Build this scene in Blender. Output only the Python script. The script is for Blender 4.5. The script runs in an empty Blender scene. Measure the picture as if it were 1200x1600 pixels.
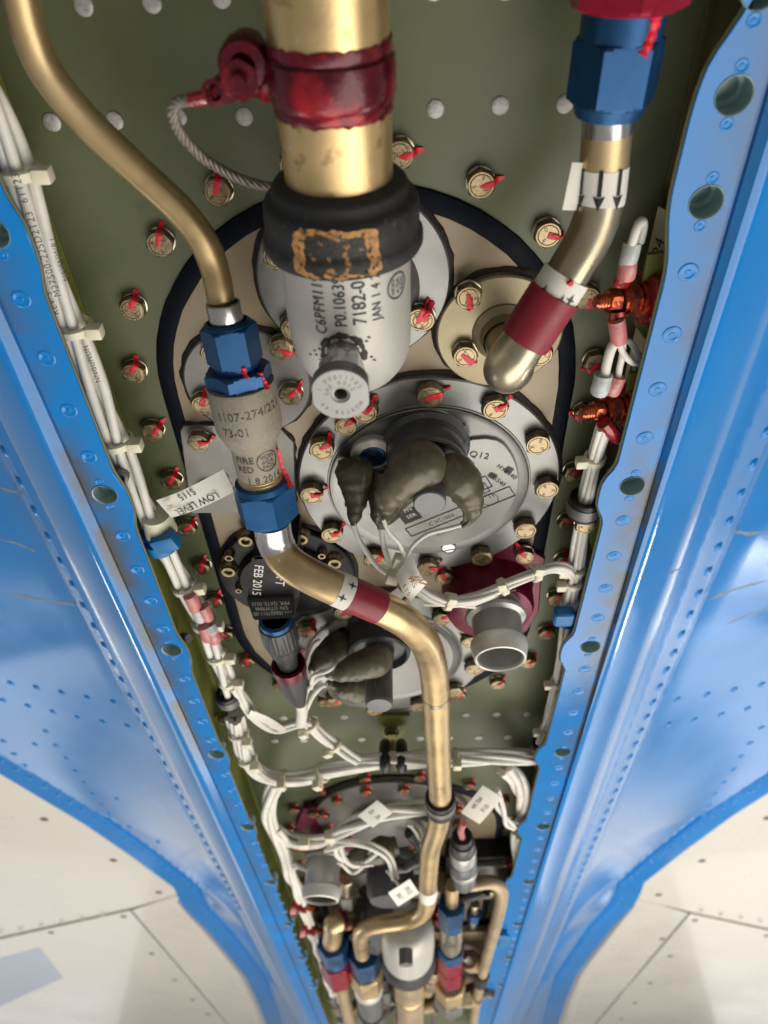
import bpy, bmesh, math, random
from mathutils import Vector, Matrix, noise, geometry
random.seed(11)
PI = math.pi
S = 0.001                       # everything below is written in millimetres
V = Vector
scn = bpy.context.scene
COL = scn.collection

# ---------------------------------------------------------------- camera
FPX, CX, CY = 1180.0, 600.0, 800.0
aY = V((55, -1165, FPX)).normalized()
aZ = V((0, FPX, 1165)).normalized()
aX = -aZ.cross(aY) if (-aZ.cross(aY)).x > 0 else aZ.cross(aY)
aX.normalize()
cam = bpy.data.cameras.new("Camera")
cam.sensor_fit = 'VERTICAL'
cam.sensor_height = 24.0
cam.lens = 24.0 * FPX / 1600.0
cam.clip_start, cam.clip_end = 0.005, 60.0
cam.dof.use_dof = True
cam.dof.focus_distance = 0.385
cam.dof.aperture_fstop = 6.5
co = bpy.data.objects.new("Camera", cam)
COL.objects.link(co)
R3 = Matrix(((aX.x, aX.y, -aX.z), (aY.x, aY.y, -aY.z), (aZ.x, aZ.y, -aZ.z)))
co.matrix_world = R3.to_4x4()
scn.camera = co

# ---------------------------------------------------------------- light
w = bpy.data.worlds.new("World")
scn.world = w
w.use_nodes = True
bg = w.node_tree.nodes["Background"]
bg.inputs[0].default_value = (1.0, 0.98, 0.94, 1)
bg.inputs[1].default_value = 0.28
def area(name, loc, target, sx, sy, power, col):
    l = bpy.data.lights.new(name, 'AREA')
    l.shape = 'RECTANGLE'; l.size = sx; l.size_y = sy; l.energy = power; l.color = col
    o = bpy.data.objects.new(name, l); COL.objects.link(o)
    o.location = loc
    o.rotation_euler = (V(target) - V(loc)).to_track_quat('-Z', 'Y').to_euler()
    return o
area("hangar_door_light", (3.4, 6.2, -0.5), (0.1, 0.3, 0.3), 2.6, 1.5, 14, (1.0, 0.97, 0.93))
area("hangar_door_light_far", (-3.4, 6.2, -0.5), (-0.1, 0.3, 0.3), 2.6, 1.5, 10, (0.97, 0.98, 1.0))
area("added_fill_below", (0.4, 1.0, -1.35), (0, 0.45, 0.33), 2.9, 2.6, 84, (1.0, 0.95, 0.865))  # added fill from below, brightens the bay ceiling
area("added_glint_light", (2.6, 3.2, -0.25), (0.2, 0.3, 0.3), 0.7, 0.22, 8, (1.0, 0.98, 0.95))  # added for a crisp highlight along the right fairing ridge
area("added_glint_light_left", (-2.6, 3.2, -0.25), (-0.2, 0.3, 0.3), 0.7, 0.22, 7, (1.0, 0.98, 0.95))  # added twin, gives the left ridge its highlight
vs = scn.view_settings
scn.display_settings.display_device = 'sRGB'
vs.view_transform = 'Standard'; vs.look = 'None'; vs.exposure = 0.0; vs.gamma = 1.0

# ---------------------------------------------------------------- measuring
def P(px, py, z):
    """point at height z (mm) that the photograph shows at px, py"""
    d = aX * 0
    c = V(((px - CX) / FPX, (CY - py) / FPX, 1.0))
    wv = V((c.dot(aX), c.dot(aY), c.dot(aZ)))
    return wv * (z / wv.z)
def PX(px, py, x):
    c = V(((px - CX) / FPX, (CY - py) / FPX, 1.0))
    wv = V((c.dot(aX), c.dot(aY), c.dot(aZ)))
    return wv * (x / wv.x)
def proj(p):
    c = aX * p.x + aY * p.y + aZ * p.z
    return CX + FPX * c.x / c.z, CY - FPX * c.y / c.z
H = 330.0

# ---------------------------------------------------------------- materials
MATS = {}
def pm(name, col, rough=0.5, metal=0.0, var=0.12, scale=60.0, bump=0.0, bscale=400.0, spot=None, coat=0.0,
       rvar=0.1, dirt=None, stretch=None, spec=0.5, dents=0.0):
    m = bpy.data.materials.new(name); m.use_nodes = True
    nt = m.node_tree; N = nt.nodes; L = nt.links
    b = N["Principled BSDF"]
    tc = N.new("ShaderNodeTexCoord")
    mp = N.new("ShaderNodeMapping")
    if stretch: mp.inputs['Scale'].default_value = stretch
    L.new(tc.outputs['Object'], mp.inputs[0])
    nz = N.new("ShaderNodeTexNoise"); nz.inputs['Scale'].default_value = scale; nz.inputs['Detail'].default_value = 6
    nz.inputs['Roughness'].default_value = 0.62
    L.new(mp.outputs[0], nz.inputs['Vector'])
    mr = N.new("ShaderNodeMapRange"); mr.inputs[1].default_value = 0.3; mr.inputs[2].default_value = 0.7
    mr.inputs[3].default_value = 1 - var; mr.inputs[4].default_value = 1 + var
    L.new(nz.outputs[0], mr.inputs[0])
    hs = N.new("ShaderNodeMix"); hs.data_type = 'RGBA'; hs.blend_type = 'MULTIPLY'; hs.inputs[0].default_value = 1
    hs.inputs[6].default_value = (*col, 1)
    L.new(mr.outputs[0], hs.inputs[7])
    cout = hs.outputs[2]
    def layer(cout, facsock, c2):
        mx = N.new("ShaderNodeMix"); mx.data_type = 'RGBA'
        L.new(facsock, mx.inputs[0]); L.new(cout, mx.inputs[6]); mx.inputs[7].default_value = (*c2, 1)
        return mx.outputs[2]
    if spot:
        for (c2, sc, lo, hi, amt) in spot:
            n2 = N.new("ShaderNodeTexNoise"); n2.inputs['Scale'].default_value = sc; n2.inputs['Detail'].default_value = 4
            L.new(mp.outputs[0], n2.inputs['Vector'])
            r2 = N.new("ShaderNodeMapRange"); r2.inputs[1].default_value = lo; r2.inputs[2].default_value = hi
            r2.inputs[3].default_value = 0; r2.inputs[4].default_value = amt
            L.new(n2.outputs[0], r2.inputs[0])
            cout = layer(cout, r2.outputs[0], c2)
    if dirt:
        at = N.new("ShaderNodeAttribute"); at.attribute_name = 'dirt'
        n3 = N.new("ShaderNodeTexNoise"); n3.inputs['Scale'].default_value = dirt[1]; n3.inputs['Detail'].default_value = 8
        L.new(tc.outputs['Object'], n3.inputs['Vector'])
        r3 = N.new("ShaderNodeMapRange"); r3.inputs[1].default_value = 0.32; r3.inputs[2].default_value = 0.52
        r3.inputs[3].default_value = 0.0; r3.inputs[4].default_value = 1.0
        L.new(n3.outputs[0], r3.inputs[0])
        mu = N.new("ShaderNodeMath"); mu.operation = 'MULTIPLY'
        L.new(at.outputs['Fac'], mu.inputs[0]); L.new(r3.outputs[0], mu.inputs[1])
        cout = layer(cout, mu.outputs[0], dirt[0])
    L.new(cout, b.inputs['Base Color'])
    rr = N.new("ShaderNodeMapRange"); rr.inputs[1].default_value = 0.3; rr.inputs[2].default_value = 0.7
    rr.inputs[3].default_value = max(0.03, rough - rvar); rr.inputs[4].default_value = min(1, rough + rvar)
    L.new(nz.outputs[0], rr.inputs[0]); L.new(rr.outputs[0], b.inputs['Roughness'])
    b.inputs['Metallic'].default_value = metal
    b.inputs['Specular IOR Level'].default_value = spec
    if coat:
        b.inputs['Coat Weight'].default_value = coat; b.inputs['Coat Roughness'].default_value = 0.06
    if bump or dents:
        nb = N.new("ShaderNodeTexNoise"); nb.inputs['Scale'].default_value = bscale; nb.inputs['Detail'].default_value = 3
        L.new(mp.outputs[0], nb.inputs['Vector'])
        bp = N.new("ShaderNodeBump"); bp.inputs['Strength'].default_value = bump or dents
        bp.inputs['Distance'].default_value = 0.0004
        L.new(nb.outputs[0], bp.inputs['Height']); L.new(bp.outputs[0], b.inputs['Normal'])
        if coat: L.new(bp.outputs[0], b.inputs['Coat Normal'])
    MATS[name] = m
    return m
M = MATS
pm('green_primer', (0.112, 0.128, 0.060), 0.42, 0, 0.16, 9, 0.10, 900, spot=[((0.12, 0.115, 0.07), 260, 0.72, 0.8, 0.5), ((0.035, 0.035, 0.02), 35, 0.66, 0.8, 0.5)])
pm('lime_primer', (0.17, 0.185, 0.03), 0.45, 0, 0.2, 30, 0.1, 700, spot=[((0.08, 0.08, 0.03), 25, 0.55, 0.75, 0.7)])
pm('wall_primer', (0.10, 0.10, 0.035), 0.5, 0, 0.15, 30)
pm('tan_coat', (0.30, 0.235, 0.15), 0.38, 0.15, 0.08, 20, 0.12, 700, spot=[((0.2, 0.15, 0.09), 40, 0.62, 0.8, 0.5)])
pm('black_seal', (0.005, 0.007, 0.014), 0.6, 0, 0.2, 80, 0.25, 300, spec=0.12)
pm('brown_sealant', (0.03, 0.02, 0.012), 0.6, 0, 0.6, 300, 0.8, 900)
pm('cadmium', (0.30, 0.235, 0.14), 0.34, 0.85, 0.25, 250, 0.25, 900, spot=[((0.2, 0.13, 0.07), 300, 0.58, 0.72, 0.6)])
pm('washer_metal', (0.48, 0.42, 0.32), 0.3, 0.9, 0.15, 200)
pm('red_lacquer', (0.72, 0.012, 0.035), 0.35, 0, 0.2, 400, 0.3, 700)
pm('alu', (0.245, 0.245, 0.235), 0.38, 0.7, 0.07, 30, 0.08, 800, spot=[((0.36, 0.35, 0.33), 60, 0.6, 0.8, 0.5)])
pm('alu_dark', (0.21, 0.20, 0.185), 0.42, 0.5, 0.08, 40, 0.1, 700)
pm('plate_metal', (0.36, 0.35, 0.33), 0.45, 0.35, 0.06, 40, 0.05, 600)
pm('dark_steel', (0.055, 0.054, 0.052), 0.4, 0.35, 0.25, 150)
pm('alu_shiny', (0.62, 0.61, 0.6), 0.24, 0.9, 0.06, 60, 0.06, 500)
pm('alu_white', (0.54, 0.52, 0.475), 0.5, 0.3, 0.06, 50, 0.12, 500, stretch=(1, 0.1, 1), spot=[((0.45, 0.43, 0.4), 400, 0.7, 0.8, 0.5)])
pm('rivet_metal', (0.46, 0.45, 0.43), 0.5, 0.35, 0.25, 500, 0.5, 900)
pm('gold_tube', (0.78, 0.56, 0.28), 0.37, 0.88, 0.10, 25, 0.10, 700,
   spot=[((0.34, 0.22, 0.10), 120, 0.59, 0.68, 0.8), ((0.85, 0.78, 0.66), 95, 0.69, 0.73, 0.8), ((0.45, 0.31, 0.15), 22, 0.52, 0.72, 0.5)])
pm('gold_pipe', (0.62, 0.455, 0.24), 0.38, 0.85, 0.10, 25, 0.08, 700, rvar=0.14, spot=[((0.85, 0.78, 0.62), 220, 0.73, 0.77, 0.7), ((0.40, 0.28, 0.14), 45, 0.52, 0.72, 0.6), ((0.66, 0.55, 0.36), 18, 0.55, 0.75, 0.5)])
pm('flange_tan', (0.30, 0.25, 0.155), 0.42, 0.5, 0.08, 40, 0.08, 700)
pm('grey_gold', (0.47, 0.41, 0.29), 0.30, 0.88, 0.10, 40, 0.05, 800)
pm('tan_pipe', (0.46, 0.35, 0.22), 0.45, 0.5, 0.1, 40)
pm('rubber', (0.022, 0.022, 0.023), 0.62, 0, 0.35, 120, 0.3, 500, spot=[((0.11, 0.11, 0.1), 160, 0.64, 0.72, 0.6)])
pm('worn_orange', (0.47, 0.24, 0.08), 0.75, 0, 0.5, 500, 0.6, 700, spot=[((0.02, 0.018, 0.015), 420, 0.54, 0.62, 0.95)])
pm('worn_black', (0.02, 0.018, 0.015), 0.6, 0, 0.5, 500, 0.9, 500, spot=[((0.40, 0.20, 0.07), 260, 0.56, 0.63, 0.9)])
pm('blue_anodized', (0.012, 0.075, 0.20), 0.36, 0.55, 0.12, 80, 0.06, 600, spot=[((0.3, 0.35, 0.4), 350, 0.76, 0.79, 0.6)])
pm('blue_anodized_light', (0.014, 0.105, 0.28), 0.34, 0.5, 0.12, 80, 0.06, 600, spot=[((0.3, 0.35, 0.4), 350, 0.76, 0.79, 0.6)])
pm('red_anodized', (0.34, 0.008, 0.035), 0.3, 0.4, 0.15, 60)
pm('dark_red', (0.14, 0.006, 0.028), 0.33, 0.3, 0.2, 60, 0.1, 500)
pm('clear_red', (0.095, 0.002, 0.010), 0.26, 0.2, 0.5, 90, 0.5, 300, spec=0.4, spot=[((0.42, 0.012, 0.02), 75, 0.52, 0.72, 0.85), ((0.55, 0.4, 0.42), 140, 0.72, 0.76, 0.7)], coat=0.2)
pm('band_red', (0.27, 0.012, 0.028), 0.42, 0, 0.12, 120)
pm('copper_red', (0.75, 0.16, 0.06), 0.22, 0.75, 0.5, 160, 0.3, 500, spot=[((0.16, 0.004, 0.01), 150, 0.48, 0.6, 0.9)], coat=0.5)
pm('wet_red', (0.27, 0.006, 0.012), 0.22, 0.1, 0.4, 200, 0.5, 400, coat=0.5)
pm('wire', (0.82, 0.79, 0.72), 0.45, 0, 0.08, 120, 0.05, 600, spot=[((0.5, 0.46, 0.38), 70, 0.62, 0.78, 0.5)])
pm('tie', (0.80, 0.76, 0.58), 0.4, 0, 0.06, 120)
pm('splice_clear', (0.52, 0.56, 0.55), 0.3, 0, 0.2, 200)
pm('splice_pink', (0.60, 0.20, 0.20), 0.35, 0, 0.25, 200, spot=[((0.65, 0.5, 0.45), 150, 0.55, 0.7, 0.6)])
pm('paper', (0.86, 0.83, 0.75), 0.5, 0, 0.05, 80)
pm('placard', (0.55, 0.50, 0.38), 0.5, 0, 0.05, 80)
pm('ink', (0.012, 0.012, 0.016), 0.5, 0, 0.3, 600)
pm('ink_worn', (0.06, 0.052, 0.042), 0.5, 0, 0.4, 900, spot=[((0.28, 0.26, 0.23), 700, 0.55, 0.68, 0.9)])
pm('ink_faint', (0.20, 0.19, 0.17), 0.5, 0, 0.2, 600)
pm('ink_white', (0.85, 0.83, 0.78), 0.5, 0, 0.15, 600, spot=[((0.2, 0.2, 0.2), 600, 0.68, 0.74, 0.6)])
pm('ink_orange', (0.55, 0.27, 0.07), 0.5, 0, 0.3, 600)
pm('cast_grey', (0.30, 0.27, 0.21), 0.62, 0.25, 0.14, 500, 0.45, 1300)
pm('potting', (0.118, 0.102, 0.062), 0.34, 0, 0.35, 70, 0.8, 230, spot=[((0.07, 0.06, 0.035), 120, 0.58, 0.72, 0.7)])
pm('potting_dark', (0.07, 0.064, 0.038), 0.4, 0, 0.25, 90, 0.45, 260)
pm('cap_grey', (0.085, 0.09, 0.095), 0.36, 0.2, 0.2, 150, 0.15, 600, spot=[((0.2, 0.2, 0.2), 200, 0.64, 0.74, 0.5)])
pm('post_grey', (0.15, 0.155, 0.16), 0.4, 0.3, 0.15, 120)
pm('black_paint', (0.009, 0.009, 0.011), 0.45, 0, 0.2, 90, 0.1, 600, spec=0.3)
pm('black_plastic', (0.012, 0.012, 0.013), 0.45, 0, 0.2, 90)
pm('dark_box', (0.045, 0.045, 0.048), 0.4, 0, 0.15, 90)
pm('steel', (0.16, 0.155, 0.145), 0.45, 0.5, 0.15, 120)
pm('spout_grey', (0.50, 0.50, 0.48), 0.36, 0.5, 0.06, 60)
pm('spout_rim', (0.74, 0.72, 0.66), 0.35, 0.3, 0.05, 60)
pm('braid', (0.27, 0.24, 0.20), 0.5, 0.4, 0.4, 400)
pm('blue_strap', (0.006, 0.16, 0.42), 0.45, 0, 0.12, 100)
pm('fairing_blue', (0.004, 0.215, 0.63), 0.12, 0, 0.10, 5, 0.12, 380, dirt=((0.10, 0.105, 0.11), 26), coat=0.3, rvar=0.06, spec=0.28,
   spot=[((0.10, 0.24, 0.46), 9, 0.56, 0.8, 0.3)])
pm('grime', (0.19, 0.235, 0.27), 0.55, 0, 0.4, 90, spot=[((0.12, 0.24, 0.42), 60, 0.48, 0.62, 0.85)])
pm('mark_dark', (0.10, 0.07, 0.035), 0.5, 0.3)
pm('bore_teal', (0.28, 0.40, 0.40), 0.4, 0.2, 0.3, 120)
pm('white_skin', (0.74, 0.70, 0.62), 0.30, 0, 0.04, 3, 0.02, 60, coat=0.3)
pm('screw_dark', (0.12, 0.10, 0.08), 0.45, 0.5, 0.3, 100)
pm('masking_blue', (0.55, 0.62, 0.74), 0.5, 0, 0.05, 30)
pm('floor_paint', (0.62, 0.61, 0.58), 0.35, 0, 0.08, 1.5)

# ---------------------------------------------------------------- mesh helpers
def frame(o, z, x=None):
    z = V(z).normalized()
    if x is None: x = V((1, 0, 0)) if abs(z.x) < 0.9 else V((0, 1, 0))
    x = V(x); x = (x - z * x.dot(z)).normalized(); y = z.cross(x)
    m = Matrix.Identity(4)
    for i in range(3):
        m[i][0], m[i][1], m[i][2], m[i][3] = x[i], y[i], z[i], o[i]
    return m
DN = V((0, 0, -1))
def down(o, spin=0.0):
    """frame at o whose z points down out of the bay ceiling"""
    return frame(o, DN, (math.cos(spin), math.sin(spin), 0))
class MB:
    def __init__(s): s.v = []; s.f = []
    def add(s, vs, fs, m=None):
        o = len(s.v)
        s.v += [(m @ V(p)) if m else V(p) for p in vs]
        s.f += [tuple(i + o for i in f) for f in fs]
        return s
    def lathe(s, prof, m=None, seg=32, rfn=None):
        vs, fs = [], []
        n = len(prof)
        for (r, z) in prof:
            for k in range(seg):
                a = 2 * PI * k / seg
                rr = min(r, rfn(a)) if rfn else r
                vs.append((rr * math.cos(a), rr * math.sin(a), z))
        for i in range(n - 1):
            for k in range(seg):
                k2 = (k + 1) % seg
                fs.append((i * seg + k, i * seg + k2, (i + 1) * seg + k2, (i + 1) * seg + k))
        return s.add(vs, fs, m)
    def solid(s, prof, m=None, seg=32, rfn=None):
        return s.lathe([(0.0005, prof[0][1])] + list(prof) + [(0.0005, prof[-1][1])], m, seg, rfn)
    def hexa(s, af, z0, z1, m=None, ch=0.09, sides=6, bore=0.0005, seg=None):
        seg = seg or sides * 6
        ap = af / 2; co_ = ap / math.cos(PI / sides)
        def rfn(a):
            q = (a + PI / sides) % (2 * PI / sides) - PI / sides
            return ap / math.cos(q)
        d = (co_ - ap) * 0.75
        pr = [(bore, z0), (ap * 0.97, z0), (ap, z0 + d * .15), (ap + (co_ - ap) * .5, z0 + d * .5), (co_ + .01, z0 + d), (co_ + .01, z1 - d),
              (ap + (co_ - ap) * .5, z1 - d * .5), (ap, z1 - d * .15), (ap * 0.97, z1), (bore, z1)]
        return s.lathe(pr, m, seg, rfn)
    def tube(s, path, r, seg=14, caps=True, oval=None, up=None):
        n = len(path)
        T = []
        for i in range(n):
            a = path[max(0, i - 1)]; b = path[min(n - 1, i + 1)]
            T.append((b - a).normalized())
        x = V(up) if up else (V((0, 0, 1)) if abs(T[0].z) < 0.9 else V((1, 0, 0)))
        vs, fs = [], []
        for i in range(n):
            x = (x - T[i] * x.dot(T[i])).normalized(); y = T[i].cross(x)
            rr = r[i] if isinstance(r, (list, tuple)) else (r(i / (n - 1)) if callable(r) else r)
            ox, oy = oval or (1, 1)
            for k in range(seg):
                a = 2 * PI * k / seg
                vs.append(path[i] + x * (rr * ox * math.cos(a)) + y * (rr * oy * math.sin(a)))
        for i in range(n - 1):
            for k in range(seg):
                k2 = (k + 1) % seg
                fs.append((i * seg + k, i * seg + k2, (i + 1) * seg + k2, (i + 1) * seg + k))
        if caps:
            fs.append(tuple(range(seg))[::-1]); fs.append(tuple(range((n - 1) * seg, n * seg)))
        return s.add(vs, fs)
    def rbox(s, sx, sy, sz, b=0.4, m=None, seg=2):
        bm = bmesh.new(); bmesh.ops.create_cube(bm, size=1)
        for v in bm.verts: v.co = V((v.co.x * sx, v.co.y * sy, v.co.z * sz))
        if b: bmesh.ops.bevel(bm, geom=list(bm.edges), offset=b, segments=seg, affect='EDGES', profile=0.6)
        bm.verts.index_update()
        s.add([v.co.copy() for v in bm.verts], [tuple(v.index for v in f.verts) for f in bm.faces], m); bm.free()
        return s
    def plate(s, out, z0, z1, m=None, holes=(), ch=0.3):
        """extruded outline (list of 2-D points), z0 back, z1 visible side with a small chamfer, holes cut through"""
        ar = sum(out[i][0] * out[(i + 1) % len(out)][1] - out[(i + 1) % len(out)][0] * out[i][1] for i in range(len(out)))
        if ar < 0: out = out[::-1]
        loops = [(list(out), -1)] + [(list(h), 1) for h in holes]
        sg = 1 if z1 > z0 else -1
        tops = []
        for lp, sgn in loops:
            n = len(lp); ins = []
            area2 = sum(lp[i][0] * lp[(i + 1) % n][1] - lp[(i + 1) % n][0] * lp[i][1] for i in range(n))
            o = 1 if area2 > 0 else -1
            for i in range(n):
                a, b, c = V(lp[i - 1]), V(lp[i]), V(lp[(i + 1) % n])
                d = ((b - a).normalized() + (c - b).normalized())
                d = d.normalized() if d.length > 1e-6 else V((1, 0))
                nrm = V((-d.y, d.x)) * o          # inward of this loop
                ins.append(b + nrm * (ch if sgn < 0 else -ch))
            base = len(s.v)
            vs = [(p[0], p[1], z0) for p in lp] + [(p[0], p[1], z1 - sg * ch) for p in lp] + [(p[0], p[1], z1) for p in ins]
            fs = []
            for i in range(n):
                j = (i + 1) % n
                fs += [(i, j, n + j, n + i), (n + i, n + j, 2 * n + j, 2 * n + i)]
            s.add(vs, fs, m)
            tops.append([V((p[0], p[1], 0)) for p in ins])
        tri = geometry.tessellate_polygon(tops)
        flat = [p for t in tops for p in t]
        s.add([(p.x, p.y, z1) for p in flat], [tuple(t) for t in tri], m)
        return s
def circ(cx, cy, r, n=24, a0=0):
    return [(cx + r * math.cos(a0 + 2 * PI * k / n), cy + r * math.sin(a0 + 2 * PI * k / n)) for k in range(n)]
def rrect(x0, y0, x1, y1, r, n=5):
    o = []
    for cx, cy, a in ((x1 - r, y1 - r, 0), (x0 + r, y1 - r, 90), (x0 + r, y0 + r, 180), (x1 - r, y0 + r, 270)):
        for k in range(n + 1):
            t = math.radians(a + 90 * k / n); o.append((cx + r * math.cos(t), cy + r * math.sin(t)))
    return o
def spline(pts, n=10):
    pts = [V(p) for p in pts]; q = [pts[0] * 2 - pts[1]] + pts + [pts[-1] * 2 - pts[-2]]
    out = []
    for i in range(1, len(q) - 2):
        a, b, c, d = q[i - 1:i + 3]
        for k in range(n):
            t = k / n
            out.append(0.5 * ((2 * b) + (c - a) * t + (2 * a - 5 * b + 4 * c - d) * t * t + (3 * b - a - 3 * c + d) * t ** 3))
    out.append(pts[-1]); return out
def fillet(pts, rads, n=12):
    pts = [V(p) for p in pts]; out = [pts[0]]
    for i in range(1, len(pts) - 1):
        a, b, c = pts[i - 1], pts[i], pts[i + 1]
        r = rads[i - 1] if isinstance(rads, (list, tuple)) else rads
        u, v = (a - b), (c - b); r = min(r, u.length * .49, v.length * .49)
        p, q = b + u.normalized() * r, b + v.normalized() * r
        for k in range(n + 1):
            t = k / n; out.append(p * (1 - t) ** 2 + b * 2 * t * (1 - t) + q * t * t)
    out.append(pts[-1]); return out
def resample(path, step):
    out = [path[0].copy()]; acc = 0.0
    for a, b in zip(path, path[1:]):
        d = (b - a).length
        if d < 1e-9: continue
        t = step - acc
        while t <= d:
            out.append(a.lerp(b, t / d)); t += step
        acc = (acc + d) % step if t > d else acc
        acc = d - (t - step)
    out.append(path[-1].copy()); return out
def sub(path, p0, p1):
    """stretch of a path between two places of the photograph"""
    q = [proj(p) for p in path]
    near = lambda p: min(range(len(q)), key=lambda i: (q[i][0] - p[0]) ** 2 + (q[i][1] - p[1]) ** 2)
    i, j = near(p0), near(p1); i, j = min(i, j), max(i, j)
    if j - i < 2: j = min(len(path) - 1, i + 2)
    return path[i:j + 1]
WL = {}
def build(name, mb, mat, parent=None, ang=35, loc=None):
    base = V(loc) if loc is not None else (WL.get(parent.name, V((0, 0, 0))) if parent else V((0, 0, 0)))
    me = bpy.data.meshes.new(name)
    me.from_pydata([(p - base) * S for p in mb.v], [], mb.f)
    me.validate(); me.update()
    bm = bmesh.new(); bm.from_mesh(me)
    bmesh.ops.remove_doubles(bm, verts=bm.verts, dist=2e-7)
    bmesh.ops.recalc_face_normals(bm, faces=bm.faces)
    bm.to_mesh(me); bm.free()
    if ang is not None:
        me.shade_smooth(); me.set_sharp_from_angle(angle=math.radians(ang))
    me.materials.append(M[mat])
    o = bpy.data.objects.new(name, me); COL.objects.link(o)
    WL[o.name] = base
    if parent: o.parent = parent
    else: o.location = base * S
    return o
def mesh_of(name, mb, mat, ang=35):
    o = build(name, mb, mat, None, ang, loc=(0, 0, 0)); me = o.data
    bpy.data.objects.remove(o); return me
def put(name, me, parent, m):
    """an object that shares mesh data, set at matrix m (mm) under its parent"""
    o = bpy.data.objects.new(name, me); COL.objects.link(o)
    base = WL.get(parent.name, V((0, 0, 0))) if parent else V((0, 0, 0))
    o.location = (m.translation - base) * S; o.rotation_euler = m.to_euler()
    if parent: o.parent = parent
    return o
def tag(o, label, cat, group=None):
    o['label'] = label; o['category'] = cat
    if group: o['group'] = group
    return o
def thing(name, label, cat, loc, group=None):
    o = bpy.data.objects.new(name, None); COL.objects.link(o)
    o.empty_display_size = 0.01; o.location = V(loc) * S; WL[o.name] = V(loc)
    return tag(o, label, cat, group)
def struct(o):
    o['kind'] = 'structure'; return o
# lettering ------------------------------------------------------
_tc = {}
def glyphs(txt, size, spacing=1.0):
    key = (txt, size, spacing)
    if key not in _tc:
        cu = bpy.data.curves.new('t', 'FONT'); cu.body = txt; cu.size = size; cu.align_x = 'CENTER'; cu.align_y = 'CENTER'
        cu.resolution_u = 3; cu.space_character = spacing
        ob = bpy.data.objects.new('t', cu); COL.objects.link(ob)
        dg = bpy.context.evaluated_depsgraph_get()
        me = bpy.data.meshes.new_from_object(ob.evaluated_get(dg))
        _tc[key] = ([v.co.copy() for v in me.vertices], [tuple(p.vertices) for p in me.polygons])
        bpy.data.objects.remove(ob); bpy.data.curves.remove(cu); bpy.data.meshes.remove(me)
    return _tc[key]
def text(mb, txt, size, fn, spacing=1.0, dx=0.0, dy=0.0, sx=1.0):
    """fn maps flat text coordinates to a place on the thing"""
    vs, fs = glyphs(txt, size, spacing)
    return mb.add([fn((p.x + dx) * sx, p.y + dy) for p in vs], fs)
def strokes(mb, polys, fn):
    for pl in polys:
        mb.add([fn(*p) for p in pl], [tuple(range(len(pl)))])
    return mb
def flat(o, ux, uy):
    o, ux, uy = V(o), V(ux).normalized(), V(uy).normalized()
    return lambda u, v: o + ux * u + uy * v
def onbarrel(o, axis, toward, r, along=1, lift=0.25):
    """text wraps a barrel: v runs along the axis, u round it"""
    axis = V(axis).normalized(); t = V(toward); n = (t - axis * t.dot(axis)).normalized(); w_ = axis.cross(n)
    return lambda u, v: V(o) + axis * v + (n * math.cos(u / r) + w_ * math.sin(u / r)) * (r + lift)
STAR = [(0, 2.6), (.42, .42), (2.1, 0), (.42, -.42), (0, -2.6), (-.42, -.42), (-2.1, 0), (-.42, .42)]
def ringpoly(r0, r1, n=40):
    return [[(r0 * math.cos(a), r0 * math.sin(a)), (r1 * math.cos(a), r1 * math.sin(a)), (r1 * math.cos(b), r1 * math.sin(b)), (r0 * math.cos(b), r0 * math.sin(b))]
            for a, b in ((2 * PI * k / n, 2 * PI * (k + 1) / n) for k in range(n))]
def resample(path, step):
    L = [0.0]
    for a, b in zip(path, path[1:]): L.append(L[-1] + (b - a).length)
    n = max(2, int(L[-1] / step)); out = []; j = 0
    for k in range(n + 1):
        d = L[-1] * k / n
        while j < len(path) - 2 and L[j + 1] < d: j += 1
        q = L[j + 1] - L[j]
        out.append(path[j].lerp(path[j + 1], (d - L[j]) / q if q > 1e-9 else 0))
    return out

# ---------------------------------------------------------------- floor below and bay ceiling
mb = MB().plate([(-9000, -6000), (9000, -6000), (9000, 14000), (-9000, 14000)], -1490, -1480)
struct(build('hangar_floor', mb, 'floor_paint', None, None, (0, 3000, -1480)))

mb = MB().plate([(-156, -400), (120, -400), (120, 2600), (-156, 2600)], H + 3, H)
ceiling = struct(build('bay_ceiling', mb, 'green_primer', None, None, (-18, 300, H)))
def dome(r, h, jag=0.0):
    mb = MB(); pr = [(0.001, h)]
    for k in range(1, 6):
        a = k / 5 * PI / 2; pr.append((r * math.sin(a) ** .8, h * math.cos(a) ** .7))
    pr.append((r, -0.4))
    return mb.lathe(pr, None, 20)
RIV = mesh_of('rivet', dome(3.7, 1.0), 'rivet_metal')
def crivet(x, y): put('rivet', RIV, ceiling, down((x, y, H), random.random() * 6) @ Matrix.Rotation(random.uniform(-.07, .07), 4, 'X'))
for k in range(10):
    for y, x0 in ((103, -139), (63, -140.0), (23, -139)):
        x = x0 + 26.1 * k
        if x < 112: crivet(x + random.uniform(-.5, .5), y + random.uniform(-.6, .6))
for k in range(10):
    for y, x0 in ((583, -132), (623, -119)):
        x = x0 + 26.1 * k
        if x < 112 and not (-40 < x < 20 and y < 600): crivet(x, y)
for k in range(9): crivet(-132 + 29 * k, 1135)

# side walls of the bay (angle sections)
for s, x, mt, nm in ((-1, -155.5, 'lime_primer', 'left_wall'), (1, 119.5, 'wall_primer', 'right_wall')):  # right wall's primer is darker: its shade is put into the colour
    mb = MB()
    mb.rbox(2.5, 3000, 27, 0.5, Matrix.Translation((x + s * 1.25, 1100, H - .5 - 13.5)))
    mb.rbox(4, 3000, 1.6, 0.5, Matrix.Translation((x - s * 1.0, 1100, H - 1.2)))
    struct(build(nm, mb, mt, None, 30, (x, 1100, H)))

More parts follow.
